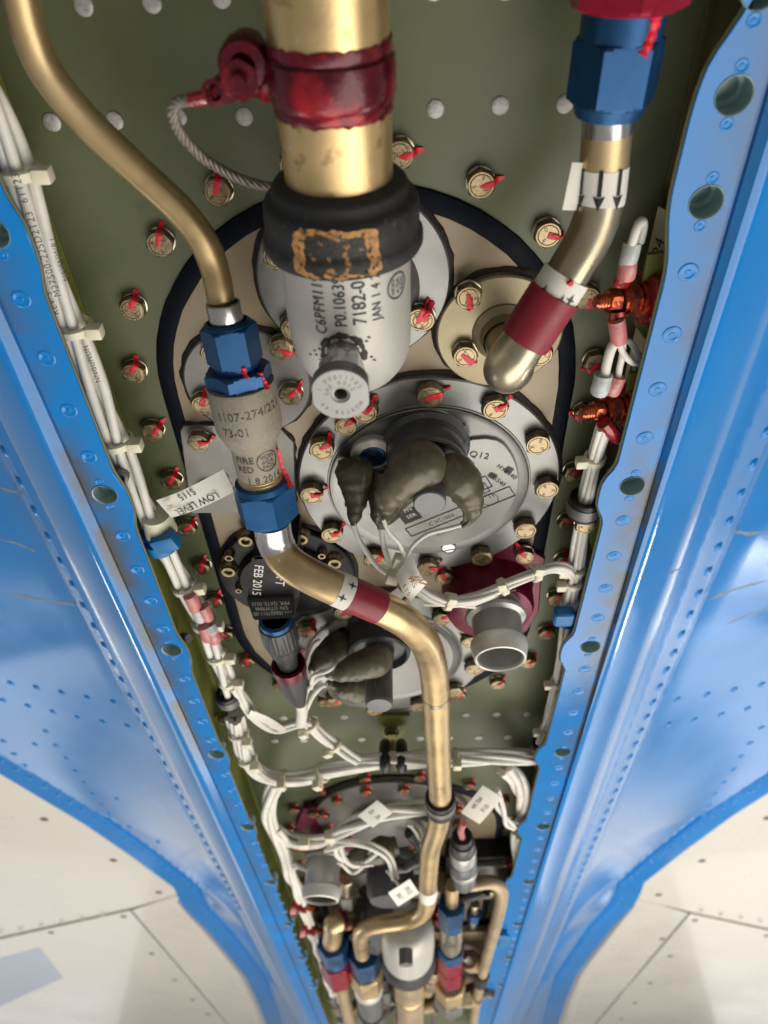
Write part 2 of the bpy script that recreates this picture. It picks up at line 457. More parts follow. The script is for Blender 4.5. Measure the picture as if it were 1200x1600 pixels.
# ---------------------------------------------------------------- blue fairing on both sides
def bump1(t, c, wd): return math.exp(-((t - c) / wd) ** 4)
HOLES = {-1: [.45, .95, 1.45, 1.96, 2.46, 2.97, 3.47, 3.98, 4.5], 1: [-.02, .20, .31, .44, .96, 1.47, 1.98, 2.49, 3.0, 3.5, 4.0, 4.5]}
ZL = 288.0
def edge_ratio(s, t):
    if s < 0: return -(0.516 - 0.011 * sum(bump1(t, h + .02, .055) for h in HOLES[-1]))
    b = 0.388 - 0.004 * min(t, 3)
    if t < 0.27: b += 0.030 * min(1, (0.27 - t) / .1)
    lob = sum(bump1(t, h + .02, .055) for h in HOLES[1] if h > .5)
    if .2 < t < .56: lob += bump1(t, .375, .125)
    return b - 0.020 * min(1, lob)
def circ_ratio(s, t): return -(0.558 - 0.013 * min(t, 3.4)) if s < 0 else 0.410 + 0.011 * t
def groove_ratio(s, t): return -(0.582 - 0.007 * min(t, 3)) if s < 0 else 0.444 + 0.008 * min(t, 3)
BT = [(-2, 2.9), (0, 2.2), (1.0, 1.62), (1.5, 1.38), (2.04, 1.165), (2.19, 1.11), (2.41, 1.03), (2.68, .955), (2.88, .907), (3.10, .855), (3.115, .900), (3.3, .884), (3.53, .856), (3.89, .835), (4.3, .815), (4.84, .837), (5.4, .872), (9, 1.0)]
ZB = 560.0
def boundary(s, Y):
    t = Y / ZB
    for (a, p), (b, q) in zip(BT, BT[1:]):
        if t <= b:
            k = max(0, (t - a) / (b - a)); return s * (p + (q - p) * k + (0.012 if s < 0 else -0.01)) * ZB
    return s * .8 * ZB
def panel_bezier(s, Y):
    xl = (-.706 if s < 0 else .647) * 427; xb = boundary(s, Y) - s * 52
    p0 = (xl, 431.5); p2 = (xb, ZB - 3)
    p1 = (xl + .36 * (xb - xl), 431.5 + .72 * (ZB - 434.5))
    return p0, p1, p2
def section(s, Y):
    t = Y / ZL
    xg = groove_ratio(s, t) * 289
    xr = (-.612 if s < 0 else .478) * 285.5
    xb = (-.665 if s < 0 else .590) * 400
    xl = (-.703 if s < 0 else .644) * 425
    pts = [(xg, 289.0), (xg + s * .5, 290.0), (xg + s * 1.5, 290.0), (xg + s * 2.0, 288.2)]
    pts += [(xg + (xr - xg) * .6, 286.6), (xr - s * 2.0, 285.8), (xr, 285.6), (xr + s * 2.5, 286.1), (xr + s * 6, 288.6)]
    for k in range(1, 9):
        q = k / 8; a = (xr + s * 6, 288.6)
        pts.append((a[0] + (xb - a[0]) * (q ** .78), a[1] + (398 - a[1]) * q ** 1.22))
    pts += [(xb + s * 1.0, 401.5), (xb + s * 2.6, 401.0), (xb + s * 4.5, 402.5)]
    for k in range(1, 4):
        q = k / 3; pts.append((xb + s * 4.5 + (xl - xb - s * 4.5) * q, 402.5 + (425 - 402.5) * q))
    pts += [(xl + s * .9, 426.6), (xl + s * .9, 430.4)]
    p0, p1, p2 = panel_bezier(s, Y)
    for k in range(0, 15):
        q = k / 14
        pts.append((p0[0] * (1 - q) ** 2 + 2 * p1[0] * q * (1 - q) + p2[0] * q * q, p0[1] * (1 - q) ** 2 + 2 * p1[1] * q * (1 - q) + p2[1] * q * q))
    pts += [(p2[0] + s * 1.5, ZB - 1.5), (p2[0] + s * 3, ZB - 3.2), (p2[0] + s * 54, ZB - 3.2), (p2[0] + s * 55, ZB + 1)]
    return pts
NB = 4 + 5 + 8 + 3 + 3 + 2
def on_skin(px, py, s):
    """where the ray of a place in the photograph meets the blue skin, with the skin's normal"""
    d = P(px, py, 1.0)
    def gap(z):
        x, Y = d.x * z, d.y * z
        pts = section(s, Y)[8:]
        for (a, za), (b, zb) in zip(pts, pts[1:]):
            if (a - x) * (b - x) <= 0 and abs(b - a) > 1e-6: return z - (za + (zb - za) * (x - a) / (b - a))
        return 1.0 if abs(x) < abs(pts[0][0]) - 1 and z > 290 else (z - ZB)
    lo = None; z = 300.0
    prev = gap(z)
    while z < 600:
        z2 = z + 2; g = gap(z2)
        if prev <= 0 < g:
            k = prev / (prev - g); z = z + 2 * k; break
        prev = g; z = z2
    x, Y = d.x * z, d.y * z
    def zs(x, Y):
        pts = section(s, Y)[8:]
        for (a, za), (b, zb) in zip(pts, pts[1:]):
            if (a - x) * (b - x) <= 0 and abs(b - a) > 1e-6: return za + (zb - za) * (x - a) / (b - a)
        return z
    e = 4.0
    n = V((-(zs(x + e, Y) - zs(x - e, Y)) / (2 * e), -(zs(x, Y + e) - zs(x, Y - e)) / (2 * e), 1)).normalized() * -1
    return V((x, Y, z)), n
PRIV = mesh_of('rivet', MB().lathe([(0.001, 2.3), (2.0, 2.1), (3.8, 1.4), (5.0, .4), (5.6, -.9)], None, 18), 'fairing_blue')
FRIV = mesh_of('rivet', MB().lathe([(0.001, .35), (.9, .35), (1.2, .1), (2.6, .12), (3.1, .36), (3.7, .36), (4.2, .05), (4.3, -.4)], None, 20), 'fairing_blue')
SRIV = mesh_of('rivet', MB().lathe([(0.001, .2), (.6, .25), (.9, .05), (1.5, .05), (1.8, .25), (2.2, .25), (2.5, 0), (2.6, -.4)], None, 16), 'fairing_blue')
def fairing(s):
    side = 'left' if s < 0 else 'right'
    lab = ('scratched blue fairing skin left of the bay, with grey smears along its lip' if s < 0
           else 'bright glossy blue fairing skin right of the bay, beside the red terminal studs')
    f = thing('fairing', lab, 'fairing', (s * 140, 300, ZL))
    mb = MB(); Ys = []; y = -330.0
    while y < 3400: Ys.append(y); y += 11 if y < 900 else (25 if y < 1500 else 60)
    rows = [section(s, Y) for Y in Ys]; n = len(rows[0])
    mb.v = [V((x, Y, z)) for Y, r in zip(Ys, rows) for (x, z) in r]
    mb.f = [(i * n + k, i * n + k + 1, (i + 1) * n + k + 1, (i + 1) * n + k) for i in range(len(Ys) - 1) for k in range(n - 1)]
    dirt = []
    for Y in Ys:
        for k in range(n):
            q = {0: 1, 1: 1.2, 2: 1.2, 3: 1, 4: .75, 5: .35, 6: .12}.get(k, 0.02)
            q *= (.35 + .65 * max(bump1(Y, 350, 130), bump1(Y, 500, 60)))
            dirt.append(q)
    sk = build('skin', mb, 'fairing_blue', f, 32)
    at = sk.data.attributes.new('dirt', 'FLOAT', 'POINT')
    if len(at.data) == len(dirt): at.data.foreach_set('value', dirt)
    # lip with its scalloped edge and holes
    edge = []; Y = -330.0
    while Y <= 1700: edge.append((edge_ratio(s, Y / ZL) * ZL, Y)); Y += 5
    out = edge + [(groove_ratio(s, yy / ZL) * 289, yy) for yy in [1700 - 50 * k for k in range(41)]]
    hol = []; hc = []
    for t in HOLES[s]:
        if t * ZL > 1690: continue
        c = (circ_ratio(s, t) * ZL, t * ZL); hc.append(c)
        hol.append(circ(c[0], c[1], 6.4, 24))
    mb = MB().plate(out, ZL + 2.2, ZL, None, hol, 0.35)
    lip = build('lip', mb, 'fairing_blue', f, 40)
    at = lip.data.attributes.new('dirt', 'FLOAT', 'POINT')
    vals = []
    for v in lip.data.vertices:
        p = v.co / S + V((s * 140, 300, ZL)); t = p.y / ZL
        g = abs(p.x - groove_ratio(s, t) * 289)
        vals.append(max(0, 1 - g / 14) * (.5 + .5 * bump1(p.y, 330, 120)))
    at.data.foreach_set('value', vals)
    build('edge_primer', MB().tube(resample([V((x - s * .15, yy, ZL + 1.7)) for x, yy in edge], 6), 0.9, 6), 'wall_primer', f)
    bore = mesh_of('hole_bore', MB().lathe([(6.4, .3), (6.75, .5), (6.8, .1), (6.3, -.3), (6.2, -9), (4.6, -9.6), (4.4, -11.2), (.01, -11.2)], None, 28), 'bore_teal')
    for c in hc:
        put('hole_bore', bore, f, down((c[0], c[1], ZL)))
        for d in (-.032, .032):
            t = c[1] / ZL + d
            put('rivet', SRIV, f, down((circ_ratio(s, t) * ZL, t * ZL, ZL), random.random() * 6))
    k = 0; t = .54 if s > 0 else .04
    while t < 4.4:
        if all(abs(t - h) > .07 for h in HOLES[s]): put('rivet', FRIV, f, down((circ_ratio(s, t) * ZL, t * ZL, ZL), random.random() * 6))
        t += .1022
    # rivet flange: one row along the bay
    t = .40
    while t < 3.3:
        Y = t * 414; pts = section(s, Y)
        a, b = pts[19], pts[22]
        x0 = a[0] + (b[0] - a[0]) * .55; z0 = a[1] + (b[1] - a[1]) * .55
        nrm = V((-(b[1] - a[1]) / (b[0] - a[0]), 0, 1)).normalized() * -1
        put('rivet', PRIV, f, frame((x0, Y, z0), nrm)); t += .0735
    rows_ = ([(-20, 1047), (17, 1067), (57, 1074), (97, 1082), (137, 1090), (178, 1097), (5, 1094), (44, 1103), (83, 1112), (122, 1121), (161, 1128), (200, 1135),
              (-10, 1150), (55, 1163), (72, 1143), (88, 1165), (104, 1185), (118, 1205), (132, 1223), (145, 1241), (158, 1257), (170, 1272), (182, 1248), (202, 1292), (247, 1315),
              (5, 1158), (22, 1178), (39, 1196), (-22, 1135)] if s < 0 else
             [(1058, 1093), (1105, 1085), (1147, 1077), (1190, 1069), (1043, 1132), (1085, 1124), (1127, 1116), (1168, 1107), (1206, 1099),
              (1190, 1137), (1172, 1161), (1158, 1182), (1147, 1202), (1131, 1222), (1117, 1240), (1108, 1258), (1098, 1273),
              (1175, 1236), (1144, 1255), (1113, 1275), (1086, 1298), (1055, 1318), (1036, 1333), (1015, 1345), (1000, 1357), (985, 1371), (971, 1382), (958, 1393)])
    for px, py in rows_:
        p, nrm = on_skin(px, py, s)
        put('rivet', PRIV, f, frame(p, nrm))
    for pl in ([((172, 884), (150, 868), (115, 842), (70, 815)), ((56, 862), (30, 850), (-10, 840)), ((203, 957), (175, 945), (150, 912)), ((125, 946), (60, 936), (-5, 925)), ((292, 1092), (262, 1078), (225, 1052)), ((240, 1040), (215, 1025), (200, 1012)), ((0, 762), (22, 768), (40, 770))] if s < 0 else
               [((962, 936), (1000, 920), (1040, 900), (1066, 886)), ((1000, 884), (1050, 862), (1092, 830)), ((1105, 938), (1150, 920), (1205, 905)), ((1135, 975), (1165, 962), (1205, 950)), ((1148, 830), (1170, 834), (1205, 830)), ((935, 1063), (975, 1040), (1012, 1008)), ((915, 1085), (945, 1080))]):
        sm = []; nn_ = []
        for (a, b) in zip(pl, pl[1:]):
            for k in range(7):
                r_ = on_skin(a[0] + (b[0] - a[0]) * k / 7 + 1.2 * math.sin(k * 2.1 + a[0]), a[1] + (b[1] - a[1]) * k / 7, s)
                if not sm or (r_[0] - sm[-1]).length < 45: sm.append(r_[0] + r_[1] * .12); nn_.append(r_[1])
        if len(sm) > 4:
            gm = MB(); n_s = len(sm)
            for i in range(n_s):
                T = (sm[min(n_s - 1, i + 1)] - sm[max(0, i - 1)]).normalized(); sd = T.cross(nn_[i]).normalized()
                wd = (.9 + 1.5 * abs(math.sin(i * .45 + a[0]))) * min(1, (n_s - i) / 5, (i + 1) / 3)
                gm.v += [sm[i] - sd * wd, sm[i] + sd * wd]
            gm.f = [(2 * i, 2 * i + 1, 2 * i + 3, 2 * i + 2) for i in range(n_s - 1)]
            build('grime_streak', gm, 'grime', f, 60)
    for k in range(70):
        Y = 480 + 31 * k; xe = boundary(s, Y)
        if not 1690 < Y < 1760: put('rivet', PRIV, f, down((xe - s * 38, Y, ZB - 3.4)))
    # drain hole on the ridge
    p, nrm = on_skin(179 if s < 0 else 997, 896 if s < 0 else 886, s)
    build('drain_hole', MB().lathe([(.01, .25), (3.3, .25), (3.6, -.2)], frame(p, nrm, (0, 1, 0)), 20), 'black_plastic', f)
    return f
fL = fairing(-1); fR = fairing(1)

# ---------------------------------------------------------------- white skin panels beyond
ZW = 561.5
SCREW = mesh_of('screw', MB().lathe([(0.001, .5), (3.2, .5), (3.5, .2), (6.6, .2), (7.2, .6), (7.8, -.6)], None, 20), 'screw_dark')
WRIV = mesh_of('rivet', dome(5.0, 1.5), 'white_skin')
def white(s):
    nm = 'left' if s < 0 else 'right'
    def e(Y): return boundary(s, Y) + s * 1.0
    c = P(203, 1420, ZW) if s < 0 else P(1078, 1425, ZW)
    tip = P(293, 1394, ZW) if s < 0 else P(984, 1401, ZW)
    far = P(356, 1600, ZW) if s < 0 else P(930, 1600, ZW)
    far = c + (far - c) * 1.9
    out = P(-160, 1500, ZW) if s < 0 else P(1380, 1490, ZW)
    X = s * 3200
    yb = tip.y
    # upper panel: overlaps the fairing boundary down to its tip
    pts = [(e(y), y) for y in range(-300, int(yb), 40)] + [(tip.x, tip.y)]
    upper = [(X, -300)] + pts + [(c.x, c.y), (X, c.y + (out.y - c.y) * abs((X - c.x) / (out.x - c.x)))]
    yo = upper[-1][1]
    g = 3.2
    mid = [(c.x + s * g * .2, c.y + g), (far.x, far.y), (far.x, 5200), (X, 5200), (X, yo + g)]
    inner = [(tip.x + s * 12, tip.y + g * 1.2), (c.x - s * g, c.y + g * 1.2), (far.x - s * g, far.y), (far.x - s * g, 5200)]
    yy = 5200
    rows = []
    while yy > yb + 30: rows.append((e(yy) + s * (6 + 10 * min(1, (yy - yb) / 200)), yy)); yy -= 60
    inner += rows
    res = []
    for nmx, pl, z, lab in (('skin_panel', upper, ZW, f'wide cream white skin panel ending in a sharp tip on the {nm} side'),
                            ('skin_panel', mid, ZW - 3.5, f'cream white skin panel beyond the slanting seam at bottom {nm}'),
                            ('skin_panel', inner, ZW - 2.5, f'narrow cream white strip between seam and blue fairing at bottom {nm}')):
        o = build(nmx, MB().plate(pl, z + 3, z, None, (), 1.4), 'white_skin', None, None, (pl[1][0], pl[1][1], z))
        tag(o, lab, 'panel'); res.append(o)
    u, m_, i_ = res
    q_ = [V((tip.x + s * 40, 900, ZW + 6)), V((X, 900, ZW + 6)), V((X, 5200, ZW + 6)), V((tip.x + s * 40, 5200, ZW + 6))]
    build('backing', MB().add([V((c.x - s * 60, tip.y - 200, ZW + 6)), V((X, tip.y - 300, ZW + 6)), V((X, 5200, ZW + 6)), V((c.x - s * 60, 5200, ZW + 6))], [(0, 1, 2, 3)]), 'alu', m_, None)
    def scr(o, px, py, z): put('screw', SCREW, o, down(P(px, py, z), random.random() * 6))
    if s < 0:
        for p in ((69, 1280), (177, 1344), (248, 1394)): scr(u, *p, ZW - 0.0)
        for p in ((193, 1432), (80, 1457), (237, 1490), (273, 1531), (301, 1562), (325, 1585)): scr(m_, *p, ZW - 3.5)
        for k in range(6): put('rivet', WRIV, m_, down(P(0 + 32 * k, 1458 - 5.6 * k, ZW - 3.5)))
        t0, t1 = P(232, 1432, ZW), P(352, 1592, ZW)
    else:
        for p in ((1199, 1278), (1097, 1345), (1029, 1398)): scr(u, *p, ZW - 0.0)
        for p in ((1086, 1438), (1047, 1494), (1016, 1536), (992, 1567), (970, 1592), (1198, 1462)): scr(m_, *p, ZW - 3.5)
        scr(i_, 1035, 1467, ZW - 2.5)
        for k in range(5): put('rivet', WRIV, m_, down(P(1096 + 31 * k, 1424 + 5.5 * k, ZW - 3.5)))
        t0, t1 = P(1050, 1432, ZW), P(945, 1592, ZW)
    for k in range(34):
        q = k / 33 * 1.5; p = t0.lerp(t1, q); put('rivet', WRIV, i_, down((p.x, p.y, ZW - 2.5)))
    for k in range(44):
        Y = yb + 160 + 34 * k; put('rivet', WRIV, i_, down((e(Y) + s * 34, Y, ZW - 2.5)))
    return res
wl = white(-1); wr = white(1)
q = [P(-40, 1508, ZW - 4.0), P(62, 1481, ZW - 4.0), P(99, 1528, ZW - 4.0), P(-40, 1590, ZW - 4.0)]
mb = MB(); mb.add(q + [p + V((0, 0, .5)) for p in q], [(0, 1, 2, 3), (7, 6, 5, 4), (0, 1, 5, 4), (1, 2, 6, 5), (2, 3, 7, 6), (3, 0, 4, 7)])
tag(build('masking_tape', mb, 'masking_blue', None, None, q[0]), 'pale blue patch of masking tape stuck on the white skin', 'tape')
q = [P(1010, 1590, ZW - 4.0), P(1060, 1588, ZW - 4.0), P(1100, 1640, ZW - 4.0), P(1010, 1640, ZW - 4.0)]

# ---------------------------------------------------------------- bolts shared by every fitting
def bolt_mesh(chars, h=5.6):
    mb = MB().hexa(11.3, 0.9, h, None, .1)
    mb.lathe([(4.3, h - .02), (4.5, h + .16), (4.9, h - .02)], None, 28)
    for i, c in enumerate(chars):
        a = 2.2 + i * 2 * PI / max(3, len(chars)); r = 2.9
        f = flat(V((r * math.cos(a), r * math.sin(a), h + .12)), (-math.sin(a), math.cos(a), 0), (math.cos(a), math.sin(a), 0))
        text(mb, c, 3.1, f)
        text(mb, c, 2.6, flat(V((r * math.cos(a), r * math.sin(a), h + .02)), (-math.sin(a), math.cos(a), 0), (math.cos(a), math.sin(a), 0)))
    me = mesh_of('bolt', mb, 'cadmium', 30); me.materials.append(M['mark_dark'])
    for p in me.polygons:
        if p.normal.z > .98 and abs(p.center.z / S - h - .12) < .012: p.material_index = 1
    return me
BOLTS = [bolt_mesh('X9F'), bolt_mesh('EX0'), bolt_mesh('C7F')]
WASH = mesh_of('washer', MB().lathe([(4, 0), (6.3, 0), (6.5, .25), (6.5, .9), (6.2, 1.1), (4, 1.1)], None, 28), 'washer_metal')
def stripe_mesh(seed, l0, l1, h=5.6):
    r = random.Random(seed)
    pts = [V((l0, r.uniform(-.8, .8), h + .15)), V((2.5, r.uniform(-.8, .8), h + .35)), V((5.3, r.uniform(-.5, .5), h + .2)), V((6.2, r.uniform(-.5, .5), h - 1.4)),
           V((6.9, r.uniform(-.4, .4), 1.7)), V((l1, r.uniform(-.9, .9), .3))]
    path = spline(pts, 5)
    rr = [(.5 + .68 * math.sin(3.1 * i / len(path)) ** .6 + .18 * math.sin(i * .8 + seed)) for i in range(len(path))]
    mb = MB().tube(path, rr, 9, True, (0.13, 1.3), (0, 0, 1))
    if seed % 2: mb.rbox(3.8, 3.2, .4, .18, Matrix.Translation((1.6, .2, h + .1)))
    return mesh_of('torque_stripe', mb, 'red_lacquer', 60)
STR = [stripe_mesh(i, l0, l1) for i, (l0, l1) in enumerate(((-1, 9), (-2.2, 9.6), (.4, 8.6), (2.6, 8.8), (-.6, 10.4)))]
def bolt(par, x, y, z, stripe=None, washer=True, k=None, sc=1.0):
    b = put('bolt', BOLTS[k if k is not None else random.randrange(3)], par, down((x, y, z), random.random() * 6))
    b.scale = (sc, sc, sc)
    if washer: put('washer', WASH, b, Matrix.Identity(4))
    if stripe is not None:
        a = math.radians(stripe + random.uniform(-12, 12)); m = down((x, y, z)).to_3x3().inverted() @ V((math.cos(a), -math.sin(a), 0))
        loc = b.rotation_euler.to_matrix().inverted() @ V((math.cos(a), -math.sin(a), 0))
        put('torque_stripe', STR[random.randrange(5)], b, Matrix.Rotation(math.atan2(loc.y, loc.x), 4, 'Z'))
    return b
def bolt_at(par, px, py, z, stripe=None, washer=True):
    p = P(px, py, z - 5.6); return bolt(par, p.x, p.y, z, stripe, washer)

# ---------------------------------------------------------------- access panels
def stadium(cx, y0, y1, r, n=30):
    return [(cx + r * math.cos(PI + PI * k / n), y0 + r * math.sin(PI + PI * k / n)) for k in range(n + 1)] + \
           [(cx + r * math.cos(PI * k / n), y1 + r * math.sin(PI * k / n)) for k in range(n + 1)]
def access_panel(cx, y0, y1, lab, bolts):
    t = thing('access_panel', lab, 'panel', (cx, (y0 + y1) / 2, H), 'access panels of the bay')
    build('cover', MB().plate(stadium(cx, y0, y1, 103.5), H + 1, H - 2.5, None, (), .6), 'tan_coat', t, 30)
    mb = MB(); loops = [stadium(cx, y0, y1, r) for r in (100.6, 101.2, 103.5, 107.5, 109.4, 110)]
    zs = [H - 2.3, H - 3.1, H - 3.3, H - 2.4, H - 1.5, H + .5]
    n = len(loops[0])
    rs = random.Random(5)
    jit = [rs.uniform(-.5, .5) for _ in range(n)]
    mb.v = [V((x + (x - cx) / 110 * jit[i] * (k in (0, 5)), y, z)) for k, (lp, z) in enumerate(zip(loops, zs)) for i, (x, y) in enumerate(lp)]
    mb.f = [(k * n + i, k * n + (i + 1) % n, (k + 1) * n + (i + 1) % n, (k + 1) * n + i) for k in range(5) for i in range(n)]
    build('seal', mb, 'black_seal', t, 40)
    for b in bolts: bolt(t, *b)
    return t
PB = [(340, 302, 72), (249, 383, 80), (206, 485, 60), (208, 585, 60), (237, 677, 40), (267, 755, 60), (291, 828, 50), (314, 890, 60), (335, 943, 60), (352, 995, 100),
      (386, 1037, 90), (437, 1074, 100), (508, 1100, 80), (574, 1105, 40), (648, 1105, 80), (717, 1090, 60), (778, 1071, 60), (826, 1038, 60), (855, 993, 75), (870, 938, 85),
      (882, 880, 75), (888, 820, 70), (898, 742, 60), (915, 650, 200), (932, 570, 240), (918, 467, -60), (857, 368, -10), (752, 290, 5), (625, 243, 10)]
bl = []
for px, py, a in PB:
    p = P(px, py, H - 5.6); bl.append((p.x, p.y, H, a))
bl.append((-42, 122, H, 60))
panel1 = access_panel(-17, 240, 449, 'tan access panel ringed by a black seal, nearest, carrying the silver pump flange', bl)
bl = []
for k in range(26):
    L = 2 * PI * 121 + 2 * 300; d = L * k / 26
    h = PI * 121
    if d < h: a = PI + d / 121; q_ = (-8 + 121 * math.cos(a), 812 + 121 * math.sin(a))
    elif d < h + 300: q_ = (-8 + 121, 812 + d - h)
    elif d < 2 * h + 300: a = (d - h - 300) / 121; q_ = (-8 + 121 * math.cos(a), 1112 + 121 * math.sin(a))
    else: q_ = (-8 - 121, 1112 - (d - 2 * h - 300))
    bl.append((q_[0], q_[1], H, 70))
panel2 = access_panel(-8, 812, 1112, 'far tan access panel beyond the white cross bundle, crowded with dark fittings', bl)
# ---------------------------------------------------------------- silver elbow with its disc, boot, tube, clamp
TX, TZ = -19.0, 266.0
A_Y = V((0, 1, 0))
def disc(par, name, x, y, r, z0, z1, mat, seal=True, seg=64):
    o = build(name, MB().lathe([(.01, z1), (r - .8, z1), (r, z1 + .7), (r, z0)], Matrix.Translation((x, y, 0)), seg), mat, par, 30)
    if seal:
        rs = random.Random(int(x * 7 + y)); jit = [rs.uniform(-.6, .9) for _ in range(seg)]
        mb = MB()
        for (rr, zz) in ((r - .3, z0 - .2), (r - .2, z0 - 1.8), (r + 1.4, z0 - 1.2), (r + 2.3, z0 + .3)):
            for k in range(seg):
                a = 2 * PI * k / seg; q = rr + (jit[k] if rr > r else jit[k] * .3)
                mb.v.append(V((x + q * math.cos(a), y + q * math.sin(a), zz + jit[k] * .35)))
        mb.f = [(i * seg + k, i * seg + (k + 1) % seg, (i + 1) * seg + (k + 1) % seg, (i + 1) * seg + k) for i in range(3) for k in range(seg)]
        build('sealant_bead', mb, 'brown_sealant', par, 50)
    return o
elb = thing('elbow_fitting', 'silver aluminium elbow stamped 7182-01, hanging between the rubber boot and its bolted disc', 'pipe fitting', (TX, 176, H))
disc(elb, 'flange', -20, 174, 45, H - 2.5, H - 7, 'alu')
ep = fillet([(TX, 112, TZ), (TX, 178, TZ), (TX, 178, 324)], 34, 20)
build('body', MB().tube(resample(ep, 2.2), 24.4, 56, True), 'alu_white', elb, 40)
build('base_ring', MB().lathe([(24, -4), (31, -4), (30.5, -.5), (27, 2.5), (24.4, 5)], down((TX, 178, H - 7)), 48), 'alu', elb)
for px, py, a in ((655, 500, 60), (540, 668, 60)):
    bolt_at(elb, px, py, H - 7, a)
for a in (100, 155, 215, 260, 330):
    bolt(elb, -20 + 37 * math.cos(math.radians(a)), 174 - 37 * math.sin(math.radians(a)), H - 7, 50)
# printed text runs along the barrel, tops of the letters to the left
def barrel_along(y_at, ang0):
    def fn(u, v):
        a = ang0 - v / 24.4
        return V((TX + 24.7 * math.sin(a), y_at - u, TZ - 24.7 * math.cos(a)))
    return fn
mb = MB()
def ltext(txt, size, px, py, sp=1.0, sx=.8):
    q = P(px, py, TZ - 22); a = math.asin(max(-.95, min(.95, (q.x - TX) / 24.4)))
    q = P(px, py, TZ - 24.4 * math.cos(a)); a = math.asin(max(-.95, min(.95, (q.x - TX) / 24.4)))
    text(mb, txt, size, barrel_along(q.y, a), sp, sx=sx)
ltext('C6PFM1196', 6.3, 499, 472, 1.05)
ltext('P0.106393', 6.3, 531, 468, 1.05)
ltext('7182-015', 7.2, 561, 462, 1.0, .86)
ltext('7182-015', 7.2, 561.6, 462, 1.0, .86)
ltext('JAN 1 4 20', 5.2, 588, 460, 1.1)
q = P(617, 446, TZ - 12); a0 = math.asin((q.x - TX) / 24.4) + .05
fn = barrel_along(P(617, 446, TZ - 24.4 * math.cos(a0)).y, a0)
strokes(mb, ringpoly(4.6, 5.1), fn)
for t_, dy in (('VION', 2.3), ('A QA', -.2), ('PASS', -2.7)): text(mb, t_, 2.5, fn, 1.0, 0, dy)
build('lettering', mb, 'ink', elb, None)
dv = thing('drain_valve', 'small shiny drain valve with flat-sided end screwed into the silver elbow', 'valve', (-20, 160, 243))
Dm = down((-20.6, 160, 243.5))
build('boss', MB().lathe([(6.6, -2), (6.3, 3), (5.6, 6), (5.8, 8), (7.9, 10)], Dm, 32).lathe([(7.6, 17), (6.0, 18.5), (5.8, 20.5), (7, 21.5)], Dm, 32), 'alu_shiny', dv)
build('hex', MB().hexa(15.2, 9.0, 17.6, Dm @ Matrix.Rotation(.26, 4, 'Z'), .1, 6, 1.0), 'alu_shiny', dv, 25)
def rfl(a): return min(10.9, 9.9 / max(.001, abs(math.cos(a)))) if abs(math.cos(a)) > .5 else 10.9
build('end_plate', MB().lathe([(4, 21), (10.4, 21), (10.9, 21.7), (10.9, 26.4), (10.5, 27), (3.4, 27), (3.2, 26.6), (2.4, 26.4), (2.2, 26), (2.1, 20)], Dm, 48, rfl), 'alu', dv, 30)
build('bore', MB().lathe([(.01, 21.2), (2.4, 21.2), (2.4, 20)], Dm, 20), 'black_plastic', dv)
mb = MB()
for t_, r, a0_ in (('1 00011705', 7.6, 1.5), ('MS9798-49', 7.6, 4.6), ('SAE 0013', 5.0, 1.6)):
    for i, ch in enumerate(t_):
        a = a0_ - (i - len(t_) / 2) * (.26 if r > 7 else .36)
        c = Dm @ V((r * math.cos(a), r * math.sin(a), 27.08)); X_ = Dm.to_3x3() @ V((math.sin(a), -math.cos(a), 0)); Y_ = Dm.to_3x3() @ V((math.cos(a), math.sin(a), 0))
        if ch != ' ': text(mb, ch, 2.3, flat(c, X_, Y_))
build('lettering', mb, 'ink_faint', dv, None)
rs = random.Random(3)
mb = MB()
for k in range(26):
    a = rs.uniform(-.5, PI + .9); r0 = 8.3; L_ = rs.uniform(1.0, 2.6) if k % 4 else rs.uniform(2, 5)
    for j in range(5):
        r = r0 + L_ * j / 4; y_ = 177.5 - r * math.sin(a) * .9; x_ = TX - 1.6 + r * math.cos(a)
        zz = TZ - math.sqrt(max(1, 24.4 ** 2 - (x_ - TX) ** 2))
        if y_ < 152: continue
    # dark sealant smeared round the boss
path = []
for k in range(40):
    a = -.45 + (PI + .9) * k / 39
    x_ = -20.6 + 7.6 * math.cos(a); y_ = 160 - 8.0 * math.sin(a)
    best = min(resample(ep, 2.0), key=lambda p: abs((p - V((x_, y_, p.z))).y) + abs(p.z - 275) * .02)
    path.append((x_, y_))
from mathutils.bvhtree import BVHTree
eb = MB().tube(resample(ep, 2.2), 24.4, 56, True); bvh = BVHTree.FromPolygons(eb.v, eb.f)
pp = []
for k, (x_, y_) in enumerate(path):
    h_ = bvh.ray_cast(V((x_, y_, 200)), V((0, 0, 1)))
    if h_[0]: pp.append(h_[0])
if len(pp) > 6:
    sb = MB().tube(pp, [1.0 + .35 * math.sin(k * .7) + .2 * math.sin(k * 1.9) for k in range(len(pp))], 8, True, (.5, 1.3), (0, 0, 1))
    for x0, y0 in ((-33.5, 163.5), (-31, 162.5), (-29.5, 159), (-31.5, 160.5), (-28, 156), (-11, 153.5), (-12, 155), (-9.5, 165), (-29.5, 164.5), (-10.5, 163)):
        h_ = bvh.ray_cast(V((x0, y0, 200)), V((0, 0, 1)))
        if h_[0]: sb.tube([h_[0] + V((-.9, 0, .1)), h_[0], h_[0] + V((1.0, .5, .1))], [.15, .45, .15], 7, True, (.5, 1.2), (0, 0, 1))
    build('sealant_smear', sb, 'brown_sealant', elb, 60)

